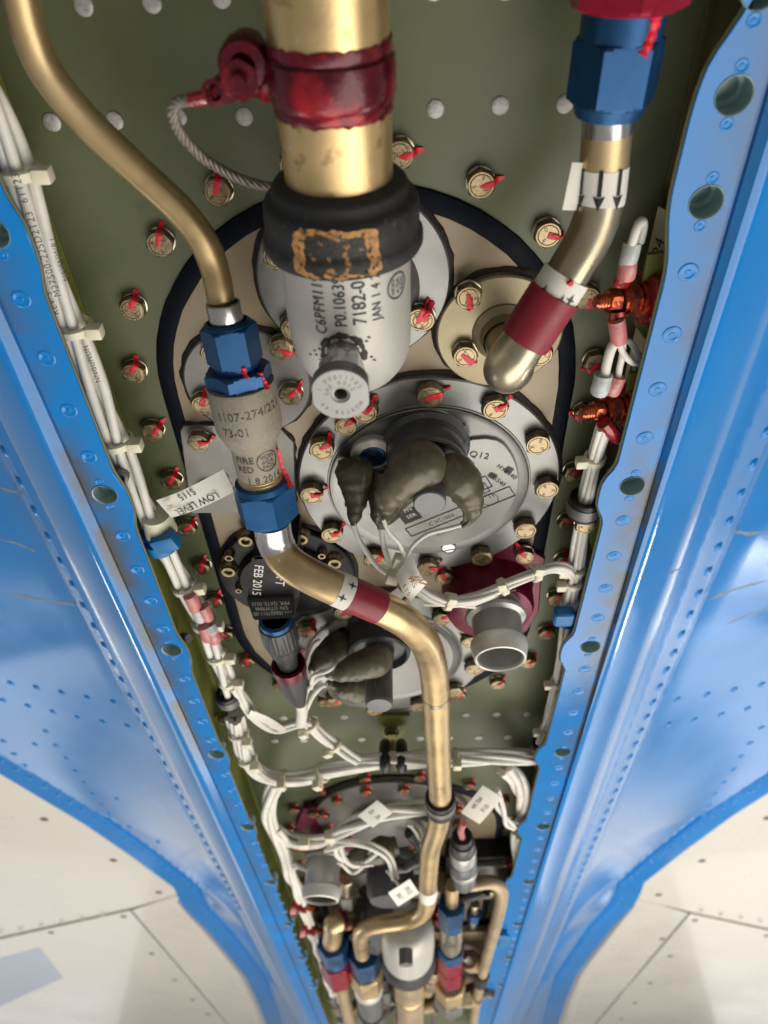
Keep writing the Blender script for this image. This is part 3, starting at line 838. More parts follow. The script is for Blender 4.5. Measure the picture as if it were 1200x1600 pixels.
boot = thing('rubber_boot', 'thick black rubber boot with a worn orange square, sleeved over the big golden tube end', 'boot', (TX, 115, TZ))
By = frame((TX, 0, TZ), A_Y, (1, 0, 0))
build('sleeve', MB().lathe([(18.3, 103), (20.8, 104.0), (22.8, 104.4), (24.0, 106), (24.0, 108), (25.2, 109.4), (26.8, 110), (27.6, 111.5), (27.8, 116), (27.9, 121), (28.5, 122), (29.2, 123.2), (29.2, 126.2), (28.4, 127.8), (24.2, 128.2)], By, 64), 'rubber', boot, 50)
def bootpatch(u0, u1, y0, y1, mat, lift, name, ragged=0.0):
    mb = MB(); nu, nv = 26, 12
    for j in range(nv + 1):
        for i in range(nu + 1):
            fu, fv = i / nu, j / nv
            jx = ragged * (noise.noise(V((fu * 5, fv * 5, lift * 9))) if 0 < fu < 1 and 0 < fv < 1 else noise.noise(V((fu * 9, fv * 9, 3 + lift))) * 1.6)
            # rounded corners
            cu, cv = 2 * fu - 1, 2 * fv - 1
            k = 1 - .09 * (abs(cu) ** 6 * abs(cv) ** 6)
            a = (u0 + (u1 - u0) * (cu * k + 1) / 2 + jx) / 28.2
            yy = y0 + (y1 - y0) * (cv * k + 1) / 2 + jx * .7
            rr = 27.68 + max(0, yy - 111.5) * .02 + max(0, min(1, (yy - 120) / 2)) * 1.15 - max(0, 111.5 - yy) * .35 + lift
            mb.v.append(V((TX + rr * math.sin(a), yy, TZ - rr * math.cos(a))))
    mb.f = [(j * (nu + 1) + i, j * (nu + 1) + i + 1, (j + 1) * (nu + 1) + i + 1, (j + 1) * (nu + 1) + i) for j in range(nv) for i in range(nu)]
    build(name, mb, mat, boot, 60)
bootpatch(-16.5, 14.5, 110.6, 126.6, 'worn_orange', .22, 'worn_rim', 1.2)
bootpatch(-12.0, 10.0, 112.8, 125.4, 'worn_black', .42, 'worn_patch', 1.8)

tube_ = thing('fuel_tube', 'thick golden tube running into the black rubber boot at top centre', 'tube', (TX, 20, TZ))
build('barrel', MB().lathe([(18.0, 140), (18.7, 139), (18.75, 100), (18.75, 60), (18.75, 0), (18.75, -160)], By, 64), 'gold_tube', tube_)
cl = thing('tube_clamp', 'red lacquered clamp strapped round the thick golden tube', 'clamp', (TX, 71, TZ))
rs = random.Random(8)
mb = MB(); seg = 64
jag = [rs.uniform(-.5, .5) for _ in range(seg)]
prof = [(18.7, 61.5), (19.5, 61.8), (19.7, 64.5), (19.3, 65.5), (20.4, 66.3), (20.7, 69), (20.6, 76), (20.2, 78.2), (19.7, 78.8), (19.8, 81), (19.3, 82.2), (18.7, 82.6)]
for i, (r, y) in enumerate(prof):
    for k in range(seg):
        a = 2 * PI * k / seg; e = jag[k] * (1 if i in (0, 1, len(prof) - 1, len(prof) - 2) else .15)
        mb.v.append(By @ V(((r + e * .2) * math.cos(a), (r + e * .2) * math.sin(a), y + e)))
mb.f = [(i * seg + k, i * seg + (k + 1) % seg, (i + 1) * seg + (k + 1) % seg, (i + 1) * seg + k) for i in range(len(prof) - 1) for k in range(seg)]
build('band', mb, 'clear_red', cl, 40)
LZ = 268
e0, e1, nut = P(418, 128, LZ), P(385, 118, LZ), P(376, 122, LZ - 3)
build('lug', MB().tube(spline([P(424, 118, LZ + 4), P(404, 116, LZ + 2), P(388, 120, LZ + 1), P(366, 130, LZ + 2)], 6), [8.5, 8.5, 8.2, 8, 7.8, 7.6, 7.6, 7.6, 7.6, 7.5, 7.4, 7.3, 7.2, 7, 6.8, 6.4, 5.8, 5, 3.5], 18, True, (.45, 1), (0, 0, 1)).lathe([(4, -8), (7.6, -8), (8, -6), (8, 4), (7, 5.5), (4, 5.8)], down(P(383, 96, LZ)), 24), 'clear_red', cl)
bx = down(nut)
build('nut', MB().hexa(11.5, -9, 3.0, bx), 'clear_red', cl, 25)
build('bolt_end', MB().solid([(2.9, 2), (2.9, 6.2), (2.4, 6.7)], bx, 20), 'clear_red', cl)
build('bolt_head', MB().hexa(12.5, -18, -9, bx), 'clear_red', cl, 25)
br = thing('bonding_strap', 'grey braided bonding strap curving from the red clamp down behind the black boot', 'strap', P(300, 200, 285))
tl = [P(372, 126, LZ - 1), P(352, 139, LZ), P(336, 147, LZ + 1)]
build('terminal', MB().tube(tl, [5.5, 4.6, 3.6], 16, True, (.38, 1.0), (0, 0, 1)).lathe([(2.6, 0), (3.9, -.3), (4.1, 1.2), (2.6, 1.3)], down(P(335, 143, LZ - 1)), 20), 'clear_red', br)
bp_ = resample(spline([P(340, 146, LZ + 1), P(318, 152, 272), P(290, 157, 276), P(273, 163, 279), P(271, 182, 282), P(285, 212, 288), (P(318, 247, 296)), P(362, 274, 304), P(405, 289, 308), P(450, 296, 309)], 12), .8)
mb = MB(); n = len(bp_)
for st in range(5):
    hp = []
    for i, p in enumerate(bp_):
        T = (bp_[min(n - 1, i + 1)] - bp_[max(0, i - 1)]).normalized(); x = V((0, 0, 1)); x = (x - T * x.dot(T)).normalized(); y = T.cross(x)
        a = i * .33 + st * 2 * PI / 5; hp.append(p + (x * math.cos(a) + y * math.sin(a)) * 1.15)
    mb.tube(hp, .95, 7)
build('braid', mb, 'braid', br, 60)
build('red_end', MB().tube(bp_[:16], 2.5, 10), 'wet_red', br)

# ---------------------------------------------------------------- slim pipe, check valve, lower pipe
sl = thing('slim_pipe', 'slim golden pipe bending down from the top left corner to a blue nut', 'pipe', P(200, 240, 298))
spath = resample(spline([P(14, -90, 298), P(28, -20, 298), P(44, 45, 298), P(74, 115, 298), P(135, 190, 298), P(215, 266, 297), P(280, 327, 296), P(315, 372, 295), P(333, 412, 294), P(343, 452, 291), P(351, 500, 288)], 10), 2.0)
build('tube', MB().tube(spath, 6.1, 28), 'gold_pipe', sl)
vA, vB = P(352, 490, 287), P(424, 822, 268)
VX = (vB - vA).normalized()
def von(py):
    """distance along the valve axis at picture height py"""
    lo, hi = -40.0, (vB - vA).length + 80
    for _ in range(40):
        m_ = (lo + hi) / 2
        if proj(vA + VX * m_)[1] < py: lo = m_
        else: hi = m_
    return lo
VF = frame(vA, VX, (1, 0, 0))
def spin(a): return VF @ Matrix.Rotation(a, 4, 'Z')
d = von
build('sleeve', MB().lathe([(6.2, d(472)), (7.3, d(473)), (7.5, d(476)), (7.5, d(502)), (7.2, d(506))], VF, 32), 'alu_shiny', sl)
build('nut', MB().hexa(21.5, d(506), d(566), spin(.30), .1, 6, 7.0).lathe([(8.5, d(500)), (10.2, d(504)), (10.6, d(508))], VF, 36), 'blue_anodized', sl, 25)
build('nut_collar', MB().lathe([(10.4, d(562)), (10.4, d(576)), (6, d(577))], VF, 40), 'blue_anodized', sl, 25)
cv = thing('check_valve', 'sandy grey cast check valve marked 2014 between two blue nuts', 'valve', P(385, 640, 278))
build('inlet_hex', MB().hexa(26.5, d(573), d(598), spin(.12), .1, 6, 5), 'blue_anodized', cv, 25)
build('body', MB().lathe([(9, d(596)), (15.3, d(597)), (15.6, d(600)), (15.7, d(662)), (15.0, d(670)), (12.4, d(686)), (11.4, d(692)), (11.1, d(698)), (11.2, d(736)), (10.6, d(739))], VF, 48), 'cast_grey', cv, 30)
th = [(10.4, d(737))]
for k in range(4):
    a, b = 738 + k * 4.6, 738 + (k + 1) * 4.6
    th += [(10.5, d(a)), (11.1, d(a + 2)), (11.1, d(a + 3)), (10.4, d(b))]
build('thread', MB().lathe(th + [(9, d(758))], VF, 40), 'gold_pipe', cv, 50)
toc = -P(390, 650, 278)
def bar(py, r, du=0.0, rot=0.0):
    o = vA + VX * d(py); n_ = (toc - VX * toc.dot(VX)).normalized(); w2 = VX.cross(n_)
    if w2.x < 0: w2 = -w2
    c_, s_ = math.cos(rot), math.sin(rot)
    def fn(u, v):
        u, v = u * c_ - v * s_, u * s_ + v * c_
        q = (u + du) / r
        return o - VX * v * 1.0 + (n_ * math.cos(q) + w2 * math.sin(q)) * (r + .22)
    return fn
mb = MB()
text(mb, '1107-274/221', 6.0, bar(627, 15.6, 1.6, .04), 1.0)
text(mb, '73-01', 5.8, bar(652, 15.6, -7, .04), 1.0)
text(mb, 'FIRE', 5.2, bar(702, 11.2, -6.2), 1.0)
text(mb, 'RED', 4.6, bar(716, 11.2, -6.6), 1.0)
text(mb, '1 8 2014', 4.8, bar(733, 11.2, 2.0), 1.05)
strokes(mb, ringpoly(5.0, 5.5), bar(707, 11.2, 5.0))
for t_, dy in (('VION', 2.3), ('AQA', -.4), ('PASS', -3.1)): text(mb, t_, 2.9, bar(707, 11.2, 5.0), 1.0, 0, dy)
build('lettering', mb, 'ink_worn', cv, None)
def red_run(par, pts, r0=.7):
    p_ = spline(pts, 6)
    build('torque_stripe', MB().tube(p_, [r0 * (.75 + .5 * abs(math.sin(i * .8))) for i in range(len(p_))], 8, True, (.55, 1.3), (0, 0, 1)), 'red_lacquer', par, 60)
def vs(py, r, u): return bar(py, r, u)(0, 0)
red_run(cv, [vs(560, 11.3, 2.6), vs(568, 11.2, 2.6), vs(577, 12.9, 2.9)], .8)
red_run(cv, [vs(573, 13.6, 9.3), vs(583, 13.7, 10.2), vs(592, 14.6, 11.6), vs(599, 15.8, 12.0)], 1.0)
red_run(cv, [vs(700, 11.3, 12.6), vs(716, 11.4, 13.2), vs(732, 11.6, 13.8), vs(745, 13.5, 15.5), vs(756, 15.4, 15.0)], .8)
lp = thing('long_pipe', 'golden pipe with a dark red band, bending from a blue nut down the bay', 'pipe', P(560, 930, 250))
build('nut', MB().hexa(27.2, d(757), d(806), spin(.62), .1, 6, 8.0).lathe([(11, d(748)), (13.2, d(750)), (14, d(757))], VF, 40), 'blue_anodized_light', lp, 25)
build('nut_shoulder', MB().lathe([(13.6, d(803)), (11.6, d(812)), (8.5, d(813))], VF, 40), 'blue_anodized_light', lp, 25)
lpath = resample(spline([P(424, 815, 266), P(430, 846, 264), P(446, 874, 259), P(475, 895, 253), P(520, 917, 249), P(565, 936, 248), P(610, 957, 249), P(644, 980, 253), P(666, 1008, 259), P(677, 1045, 264), P(681, 1090, 266), P(683, 1140, 267), P(686, 1200, 268), P(688, 1262, 268),
                         P(684, 1290, 268), P(673, 1325, 268), P(669, 1370, 268), P(668, 1405, 268), P(661, 1425, 268), P(640, 1437, 268), P(600, 1443, 268), P(574, 1449, 269), P(563, 1462, 270), P(566, 1490, 270)], 10), 2.4)
LR = 9.25
build('tube', MB().tube(lpath, LR, 32), 'gold_pipe', lp)
def band(par, name, path, p0, p1, r, mat):
    return build(name, MB().tube(sub(path, p0, p1), r, 32), mat, par)
band(lp, 'sleeve', lpath, (425, 812), (434, 853), LR + .4, 'alu_shiny')
band(lp, 'white_band', lpath, (530, 915), (548, 930), LR + .22, 'paper')
band(lp, 'red_band', lpath, (549, 924), (589, 950), LR + .32, 'band_red')
band(lp, 'weld_bead', lpath, (682, 1085), (682.3, 1090), LR + .2, 'grey_gold')
band(lp, 'white_band', lpath, (669, 1385), (669, 1400), LR + .3, 'paper')
def stars(par, path, spots, r, size):
    mb = MB()
    for px, py in spots:
        near = min(range(len(path)), key=lambda i: (V(proj(path[i])) - V((px, py))).length)
        p = path[near]; T = (path[min(len(path) - 1, near + 1)] - path[near - 1]).normalized()
        # walk round the tube to the direction that shows at px, py
        n_ = (-p - T * (-p).dot(T)).normalized(); w2 = T.cross(n_)
        best = min((((V(proj(p + (n_ * math.cos(a) + w2 * math.sin(a)) * r)) - V((px, py))).length, a) for a in [k * .05 - 1.4 for k in range(57)]))
        a0 = best[1]
        def fn(u, v): 
            a = a0 + u * size / r
            return p + T * v * size + (n_ * math.cos(a) + w2 * math.sin(a)) * (r + .25)
        strokes(mb, [STAR], fn)
    build('band_marks', mb, 'ink', par, None)
stars(lp, lpath, [(542, 913), (531, 932)], LR + .22, 1.15)
pc = thing('pipe_clip', 'black cushioned clip round the golden pipe above its bend', 'clip', P(688, 1258, 268))
cp = sub(lpath, (688, 1246), (689, 1264))
build('cushion', MB().tube(cp, 12.2, 28), 'black_plastic', pc)
build('strap', MB().tube(sub(lpath, (688, 1252), (688.5, 1258)), 12.8, 28), 'alu_dark', pc)
build('hanger', MB().rbox(12, 3, 56, 1, Matrix.Translation(cp[0] + V((-4, 4, 34)))), 'steel', pc)

# ---------------------------------------------------------------- right pipe with arrows
rp = thing('bent_pipe', 'golden pipe with a black-arrow label, hanging from a red and blue nut at top right', 'pipe', P(930, 330, 286))
rpath = resample(fillet([P(962, -120, 290), P(957, 60, 290), P(948, 215, 289), P(936, 345, 285), P(885, 432, 278), P(788, 580, 270), (52.8, 203, 292), (52, 203, 327)], [40, 40, 30, 40, 10, 9], 14), 1.6)
RR = 8.85
i1 = len(sub(rpath, (960, 0), (822, 535)))
nR = len(rpath)
build('tube', MB().tube(rpath, [RR + (1.5 * min(1, max(0, (i / nR - .60) / .12))) for i in range(nR)], 32), 'grey_gold', rp)
band(rp, 'steel_collar', rpath, (950, 178), (947, 207), RR + .15, 'alu_shiny')
rb = sub(rpath, (947, 207), (941, 262)); build('gold_wrap', MB().tube(rb, RR + .12, 32), 'gold_pipe', rp)
rb = sub(rpath, (941, 262), (937, 316)); build('arrow_label', MB().tube(rb, RR + .3, 32).rbox(5.5, 17, .35, .1, frame(P(897, 292, 284), (.1, -.1, -1), (1, .1, 0))), 'paper', rp)
a0 = rb[len(rb) // 2]; T = (rb[-1] - rb[0]).normalized()
n_ = (-a0 - T * (-a0).dot(T)).normalized(); w2 = T.cross(n_)
if w2.x < 0: w2 = -w2
mb = MB()
for q in (-.92, -.08, .70):
    def fn(u, v): 
        a = q + u / RR; return a0 - T * v + (n_ * math.cos(a) + w2 * math.sin(a)) * (RR + .6)
    strokes(mb, [[(-.75, 7), (.75, 7), (.75, -2), (-.75, -2)], [(-2.1, -2), (0, -7.2), (2.1, -2), (0, -2.6)]], fn)
build('arrows', mb, 'ink', rp, None)
band(rp, 'star_band', rpath, (885, 432), (868, 460), RR + 1.1, 'paper')
band(rp, 'red_band', rpath, (867, 461), (820, 530), RR + 2.0, 'band_red')
stars(rp, rpath, [(853, 449), (879, 465), (893, 467)], RR + 1.3, 1.1)
mb = MB().tube([P(889, 440, 268), P(893, 445, 268)], [1.3, 1.0], 10)
build('red_spot', mb, 'red_lacquer', rp)
nf = (rpath[6] - rpath[0]).normalized()
def nutframe(py, a=0.0):
    p = min(rpath, key=lambda q: abs(proj(q)[1] - py)); return frame(p, (0, 1, 0), (1, 0, 0)) @ Matrix.Rotation(a, 4, 'Z')
L0 = nutframe(172, .52)
build('nut', MB().hexa(27.0, -23, -2.5, L0, .1, 6, 8).lathe([(8.4, 2.4), (11.6, 1.6), (13.0, -2.5)], L0, 40), 'blue_anodized', rp, 25)
build('nut_collar', MB().lathe([(13.6, -22), (13.6, -30.5), (10, -30.5)], L0, 40), 'blue_anodized', rp, 25)
build('red_nut', MB().hexa(35, -62, -31, nutframe(172, .0), .1, 6, 10), 'red_anodized', rp, 25)
q0 = nutframe(172, 0)
def on(x, z_, r): return q0 @ V((x, -math.sqrt(max(1, r * r - x * x)), z_)) if (q0 @ V((0, -1, 0))).z < (q0 @ V((0, 1, 0))).z else q0 @ V((x, math.sqrt(max(1, r * r - x * x)), z_))
red_run(rp, [on(6.5, -32, 16.4), on(7, -28, 13.9), on(6.2, -23.5, 14.0), on(4.6, -20, 14.4)], 1.2)
disc(rp, 'flange', 50, 204, 31, H - 2.5, H - 8, 'flange_tan')
build('flange_neck', MB().lathe([(16, -1), (15.5, 1), (12.2, 3.2), (11, 8)], down((52, 203, H - 8)), 40), 'flange_tan', rp)
for px, py, a in ((733, 466, -90), (727, 558, -50), (845, 556, 60)): bolt_at(rp, px, py, H - 8, a)

# ---------------------------------------------------------------- cover disc and grey plate behind the valve
cd = thing('cover_disc', 'dull grey round cover behind the cast check valve, two stamped bolts showing', 'cover', (-78, 232, H))
disc(cd, 'plate', -79, 231, 33, H - 2.5, H - 6, 'alu_dark')
for px, py, a in ((440, 547, -30), (454, 620, 40)): bolt_at(cd, px, py, H - 6, a)
for a in (120, 200, 250): bolt(cd, -79 + 26 * math.cos(math.radians(a)), 231 - 26 * math.sin(math.radians(a)), H - 6, 60)
gp = thing('blanking_plate', 'dark grey clipped-corner plate behind the LOW LEVEL tag', 'plate', (-95, 295, H))
q = [P(x, y, H - 4) for x, y in ((287, 664), (432, 662), (459, 690), (462, 800), (300, 800), (282, 672))]
build('plate', MB().plate([(p.x, p.y) for p in q], H - 1, H - 5), 'alu_dark', gp)
qq = [p + V((0, 0, 1.6)) for p in q]
build('sealant_bead', MB().tube(resample(qq + [qq[0]], 2), lambda t: 1.2 + .5 * math.sin(t * 160), 7), 'brown_sealant', gp)
bolt_at(gp, 310, 693, H - 5, 15); bolt_at(gp, 322, 775, H - 5, 15)

# ---------------------------------------------------------------- boost pump
def pump(cx, cy, rz, lab, full=True, stripes=True, grp='boost pumps with potted wires'):
    t = thing('boost_pump', lab, 'pump', (cx, cy, H), grp)
    disc(t, 'flange', cx, cy, 76, H - 2.5, H - 8, 'alu', seg=96)
    zf = H - 8
    build('rim_groove', MB().lathe([(59.5, zf - .05), (59.2, zf - .6), (58.4, zf - .6), (58.1, zf - .05)], Matrix.Translation((cx, cy, 0)), 80), 'alu_dark', t)
    build('recess', MB().lathe([(.01, zf - .3), (54, zf - .3), (57.5, zf - 1.6), (58, zf - 1.2)], Matrix.Translation((cx, cy, 0)), 80), 'alu', t)
    for k in range(12):
        a = math.radians(30 * k + rz)
        bolt(t, cx + 68.5 * math.cos(a), cy + 68.5 * math.sin(a), zf, (40 if k % 3 else 15) if stripes and k not in (11, 0, 1, 2) else None, False, k=k % 2, sc=1.14)
    ccx, ccy = cx - 1.5, cy - 50
    R_ = Matrix.Translation((cx, cy, 0)) @ Matrix.Rotation(0, 4, 'Z')
    # white data plate on the far half
    o = []
    for k in range(41):
        a = math.radians(-38 + 203 * k / 40); o.append((cx + 52 * math.cos(a), cy + 52 * math.sin(a)))
    o += [(cx - 24, cy - 10), (cx + 10, cy - 30), (cx + 24, cy - 36), (cx + 31, cy - 36.4), (cx + 37, cy - 35)]
    pl = build('data_plate', MB().plate(o, zf, zf - 2.0, None, (), .3), 'plate_metal', t)
    return t, zf
pu, zf = pump(16, 305, 0, 'nearest silver pump flange with olive potted wires and a printed data plate')
cxx, cyy = 14.3, 272.0
zc = H - 9.5
Cm = down((cxx, cyy, zc))
build('cap', MB().lathe([(24, -1), (24.2, 2), (21.6, 4), (21.4, 7), (21.9, 8), (21.9, 17), (21.2, 18.6), (20.2, 19.2), (19.4, 20), (18.4, 18.4), (17.6, 15), (.01, 14)], Cm, 56), 'cap_grey', pu, 30)
build('post', MB().lathe([(11.5, 12), (10.2, 20), (9.0, 26), (8.6, 44), (8.4, 46.4), (7.8, 47), (.01, 47.2)], Cm, 40).rbox(1.2, 2.2, 30, .4, Cm @ Matrix.Translation((1.0, 9.0, 28))), 'post_grey', pu, 30)
def blob(name, pts, rad, mat, par, sd=1):
    pa = resample(spline(pts, 10), .8); n = len(pa)
    def rr(i):
        t = i / (n - 1) * (len(rad) - 1); k = min(len(rad) - 2, int(t)); q = t - k; q = q * q * (3 - 2 * q)
        return rad[k] + (rad[k + 1] - rad[k]) * q
    mb = MB().tube(pa, [rr(i) for i in range(n)], 26)
    for i, v in enumerate(mb.v):
        e = noise.noise(v * .11 + V((sd, 0, 0))) * 1.1 + noise.noise(v * .28 + V((sd, 5, 0))) * .45 + noise.noise(v * .7 + V((sd, 9, 0))) * .2 - 1.1 * max(0, 1 - abs((i % 26) - (8 + sd % 5)) / 1.8)
        c = pa[min(n - 1, i // 26)]; dd = v - c
        if dd.length > .5: mb.v[i] = v + dd.normalized() * e
    return build(name, mb, mat, par, 80)
blob('potting', [P(670, 713, 298), P(658, 728, 289), P(634, 746, 285), P(611, 770, 283), P(600, 800, 282), P(597, 824, 282)], [9.5, 13, 12, 10, 8.2, 6.4, 4.6, 2.0], 'potting', pu, 2)
blob('potting', [P(646, 745, 308), P(626, 775, 304), P(609, 802, 297), P(597, 824, 288)], [6, 7, 5.5, 2], 'potting_dark', pu, 7)
blob('potting', [P(704, 722, 298), P(711, 740, 290), P(727, 762, 286), P(737, 788, 284), P(734, 810, 283), P(722, 821, 283)], [7, 11.5, 11, 9.4, 7.6, 5.6, 3.6, 1.6], 'potting', pu, 4)
blob('potting', [P(548, 715, 317), P(553, 735, 312), P(557, 765, 306), P(555, 800, 298), P(552, 822, 292)], [7, 10.5, 10, 8.4, 6.2, 4.2, 1.8], 'potting_dark', pu, 5)
blob('potting', [P(556, 746, 316), P(582, 752, 315), P(605, 748, 313), P(622, 742, 310)], [7, 5.2, 6, 7], 'potting_dark', pu, 6)
blob('potting', [P(600, 740, 312), P(592, 775, 304), P(594, 805, 292), P(596, 826, 282)], [6, 6, 5.5, 2], 'potting_dark', pu, 8)
pc_ = P(584, 710, zf - 2)
build('plug_ring', MB().lathe([(7.6, -2), (13, -2), (13, 2.2), (12.4, 3), (8.0, 3), (7.4, 1)], down(pc_), 40), 'spout_rim', pu)
build('plug', MB().lathe([(7.6, -1), (7.6, 1.6), (5.2, 2.0), (4.8, .4), (3.2, .2), (3.1, -3), (.01, -3)], down(pc_), 36), 'blue_anodized', pu)
build('torque_stripe', MB().tube([P(600, 728, zf - 5), P(604, 727, zf - 5)], [1, .8], 8), 'red_lacquer', pu)
build('torque_stripe', MB().tube([P(636, 667, zf - 3), P(655, 668, zf - 3)], [1.1, .4], 8, True, (.4, 1), (0, 0, 1)), 'red_lacquer', pu)
arc = spline([P(618, 674, zf - 1.4), P(636, 662, zf - 1.6), P(652, 648, zf - 1.6), P(675, 642, zf - 1.6), P(695, 646, zf - 1.6), P(708, 660, zf - 1.6), P(726, 668, zf - 1.4)], 8)
build('cast_ridge', MB().tube(arc, 1.2, 8, True, (.7, 1.2), (0, 0, 1)), 'alu', pu)
build('hole', MB().lathe([(.01, .2), (1.6, .2), (3.9, .3), (4.4, 1.0), (4.8, .1)], down(P(701, 856, zf - 1)), 24), 'alu_shiny', pu)
# print on the data plate
tx, ty = (P(742, 764, zf - 2) - P(625, 812, zf - 2)), None
ux = V((tx.x, tx.y, 0)).normalized(); uy = V((ux.y, -ux.x, 0))
zp = zf - 2.35
mb = MB()
def pt(txt, size, px, py, rot=0.0, sp=1.0):
    c_, s_ = math.cos(rot), math.sin(rot)
    text(mb, txt, size, flat(P(px, py, zp), ux * c_ + uy * s_, uy * c_ - ux * s_), sp)
def prect(px, py, w_, h_, rot=0.0, frame_=None):
    c_, s_ = math.cos(rot), math.sin(rot); f = flat(P(px, py, zp), ux * c_ + uy * s_, uy * c_ - ux * s_)
    if frame_:
        e = frame_
        strokes(mb, [[(-w_, -h_), (w_, -h_), (w_, -h_ + e), (-w_, -h_ + e)], [(-w_, h_ - e), (w_, h_ - e), (w_, h_), (-w_, h_)], [(-w_, -h_ + e), (-w_ + e, -h_ + e), (-w_ + e, h_ - e), (-w_, h_ - e)], [(w_ - e, -h_ + e), (w_, -h_ + e), (w_, h_ - e), (w_ - e, h_ - e)]], f)
    else: strokes(mb, [[(-w_, -h_), (w_, -h_), (w_, h_), (-w_, h_)]], f)
pt('Q12', 6.0, 749, 712, -.75, 1.1)
pt('HYB540', 4.2, 792, 738, -1.25, 1.1); pt('FT5540', 4.2, 776, 750, -1.25, 1.1)
prect(795, 735, 2.2, 2.2, -1.1); prect(770, 744, 2.0, 2.0, -1.1)
prect(750, 758, 6, 5, 0, .6); prect(741, 741, 3.4, 2.4); prect(772, 779, 12, 4.5, 0, .6)
prect(680, 816, 19, 4.2, 0, .6); prect(640, 806, 6, 5.4); prect(745, 768, 7, 4, 0, .5)
strokes(mb, ringpoly(4.6, 4.9), flat(P(766, 781, zp), ux, uy)); pt('11', 4, 768, 776)
build('lettering', mb, 'ink', pu, None)
mb = MB(); pt('C SC1004', 4.2, 690, 813); pt('P-2-1156', 4.0, 700, 831)
build('faint_lettering', mb, 'ink_faint', pu, None)
mb = MB(); zp -= .15; pt('PN', 4.2, 637, 797); pt('SER', 4.2, 643, 806)
build('pale_lettering', mb, 'ink_white', pu, None)
# wire leads of the pump
ld = thing('pump_leads', 'thin white wires from the olive potting, drawn together at a curled wire tag', 'wires', P(600, 860, 275))
for pts in ([P(552, 818, 293), P(562, 845, 290), P(590, 885, 285), P(622, 905, 280), P(650, 920, 280)], [P(596, 824, 283), P(598, 845, 281), P(607, 875, 279), P(620, 895, 278), P(650, 925, 280)]):
    build('wire', MB().tube(spline(pts, 10), 1.55, 10), 'wire', ld)
for pts in ([P(599, 812, 274), P(607, 830, 272), P(624, 850, 271), P(631, 870, 273), P(633, 890, 276)], [P(722, 820, 283), P(700, 826, 281), P(668, 835, 278), P(645, 853, 274), P(636, 872, 274), P(634, 892, 276)]):
    build('wire', MB().tube(spline(pts, 10), 1.15, 10), 'wire', ld)
build('tie_head', MB().rbox(7, 8, 6, 1, frame(P(624, 877, 272), DN, (1, .3, 0))), 'tie', ld)
build('tie_head', MB().rbox(7, 8, 6, 1, frame(P(613, 902, 274), DN, (1, .3, 0))), 'tie', ld)
tg = thing('wire_tag', 'curled white wire tag with SW printed and an orange scuff', 'tag', P(640, 900, 268))
def curl(path_px, wd, name, par, mat='paper', th=.35):
    pa = spline([P(*p) for p in path_px], 10); mb = MB()
    n = len(pa)
    for i in range(n):
        T = (pa[min(n - 1, i + 1)] - pa[max(0, i - 1)]).normalized(); sd = V((.62, .70, .12)); sd = (sd - T * sd.dot(T)).normalized(); nn = T.cross(sd)
        for a, b in ((-1, -1), (1, -1), (1, 1), (-1, 1)): mb.v.append(pa[i] + sd * wd * a + nn * th * b)
    for i in range(n - 1):
        for k in range(4): mb.f.append((i * 4 + k, i * 4 + (k + 1) % 4, i * 4 + 4 + (k + 1) % 4, i * 4 + 4 + k))
    mb.f += [(3, 2, 1, 0), tuple(range(n * 4 - 4, n * 4))]
    return build(name, mb, mat, par, 30), pa
def ribbon(quadpts, name, par, mat='paper', bow=0.0, th=.35, n=14):
    a, b, c, d_ = quadpts; mb = MB(); nn = (b - a).cross(d_ - a).normalized()
    if nn.z > 0: nn = -nn
    for i in range(n + 1):
        t = i / n; e = nn * bow * math.sin(PI * t) ; l = a.lerp(b, t) + e; r = d_.lerp(c, t) + e
        mb.v += [l, r, r - nn * th, l - nn * th]
    for i in range(n):
        for k in range(4): mb.f.append((i * 4 + k, i * 4 + (k + 1) % 4, i * 4 + 4 + (k + 1) % 4, i * 4 + 4 + k))
    mb.f += [(3, 2, 1, 0), tuple(range(n * 4, n * 4 + 4))]
    return build(name, mb, mat, par, 30), nn
tq = [P(619, 897, 266), P(642, 939, 262), P(668, 911, 262), P(644, 863, 267)]
o, nn = ribbon(tq, 'strip', tg, bow=4)
ribbon([P(609, 928, 272), P(617, 946, 271), P(634, 930, 271), P(622, 918, 272)], 'strip', tg, bow=1)
build('hole', MB().lathe([(.01, .5), (1.0, .5), (1.0, 0)], down(P(620, 929, 271.5)), 14), 'black_plastic', tg)
mb = MB()
e1 = (P(668, 906, 256) - P(642, 864, 260)); ux2 = -(P(650, 880, 258) - P(668, 905, 256)).normalized()
ft = flat(P(651, 893, 257.5), -e1, (P(628, 878, 262) - P(642, 864, 262)))
tm = sum(tq, V((0, 0, 0))) / 4 + nn * 5.9; tu = tq[3] - tq[2]; tv = tq[0] - tq[3]
text(mb, 'SW', 5.0, flat(tm - tv * .18, tu, tv))
text(mb, '0.1 3', 4.0, flat(tm + tv * .22, tu, tv))
build('lettering', mb, 'ink', tg, None)
mb = MB(); rs = random.Random(2)
for k in range(9):
    p_ = P(636 + 3 * k + rs.uniform(-2, 2), 901 + k * 1.0 + rs.uniform(-4, 4), 258.6); mb.tube([p_, p_ + V((rs.uniform(1, 4), rs.uniform(0, 3), .2)), p_ + V((rs.uniform(4, 7), rs.uniform(-1, 4), .2))], [.15, .3, .12], 6)
build('scuff', mb, 'ink_orange', tg, 60)
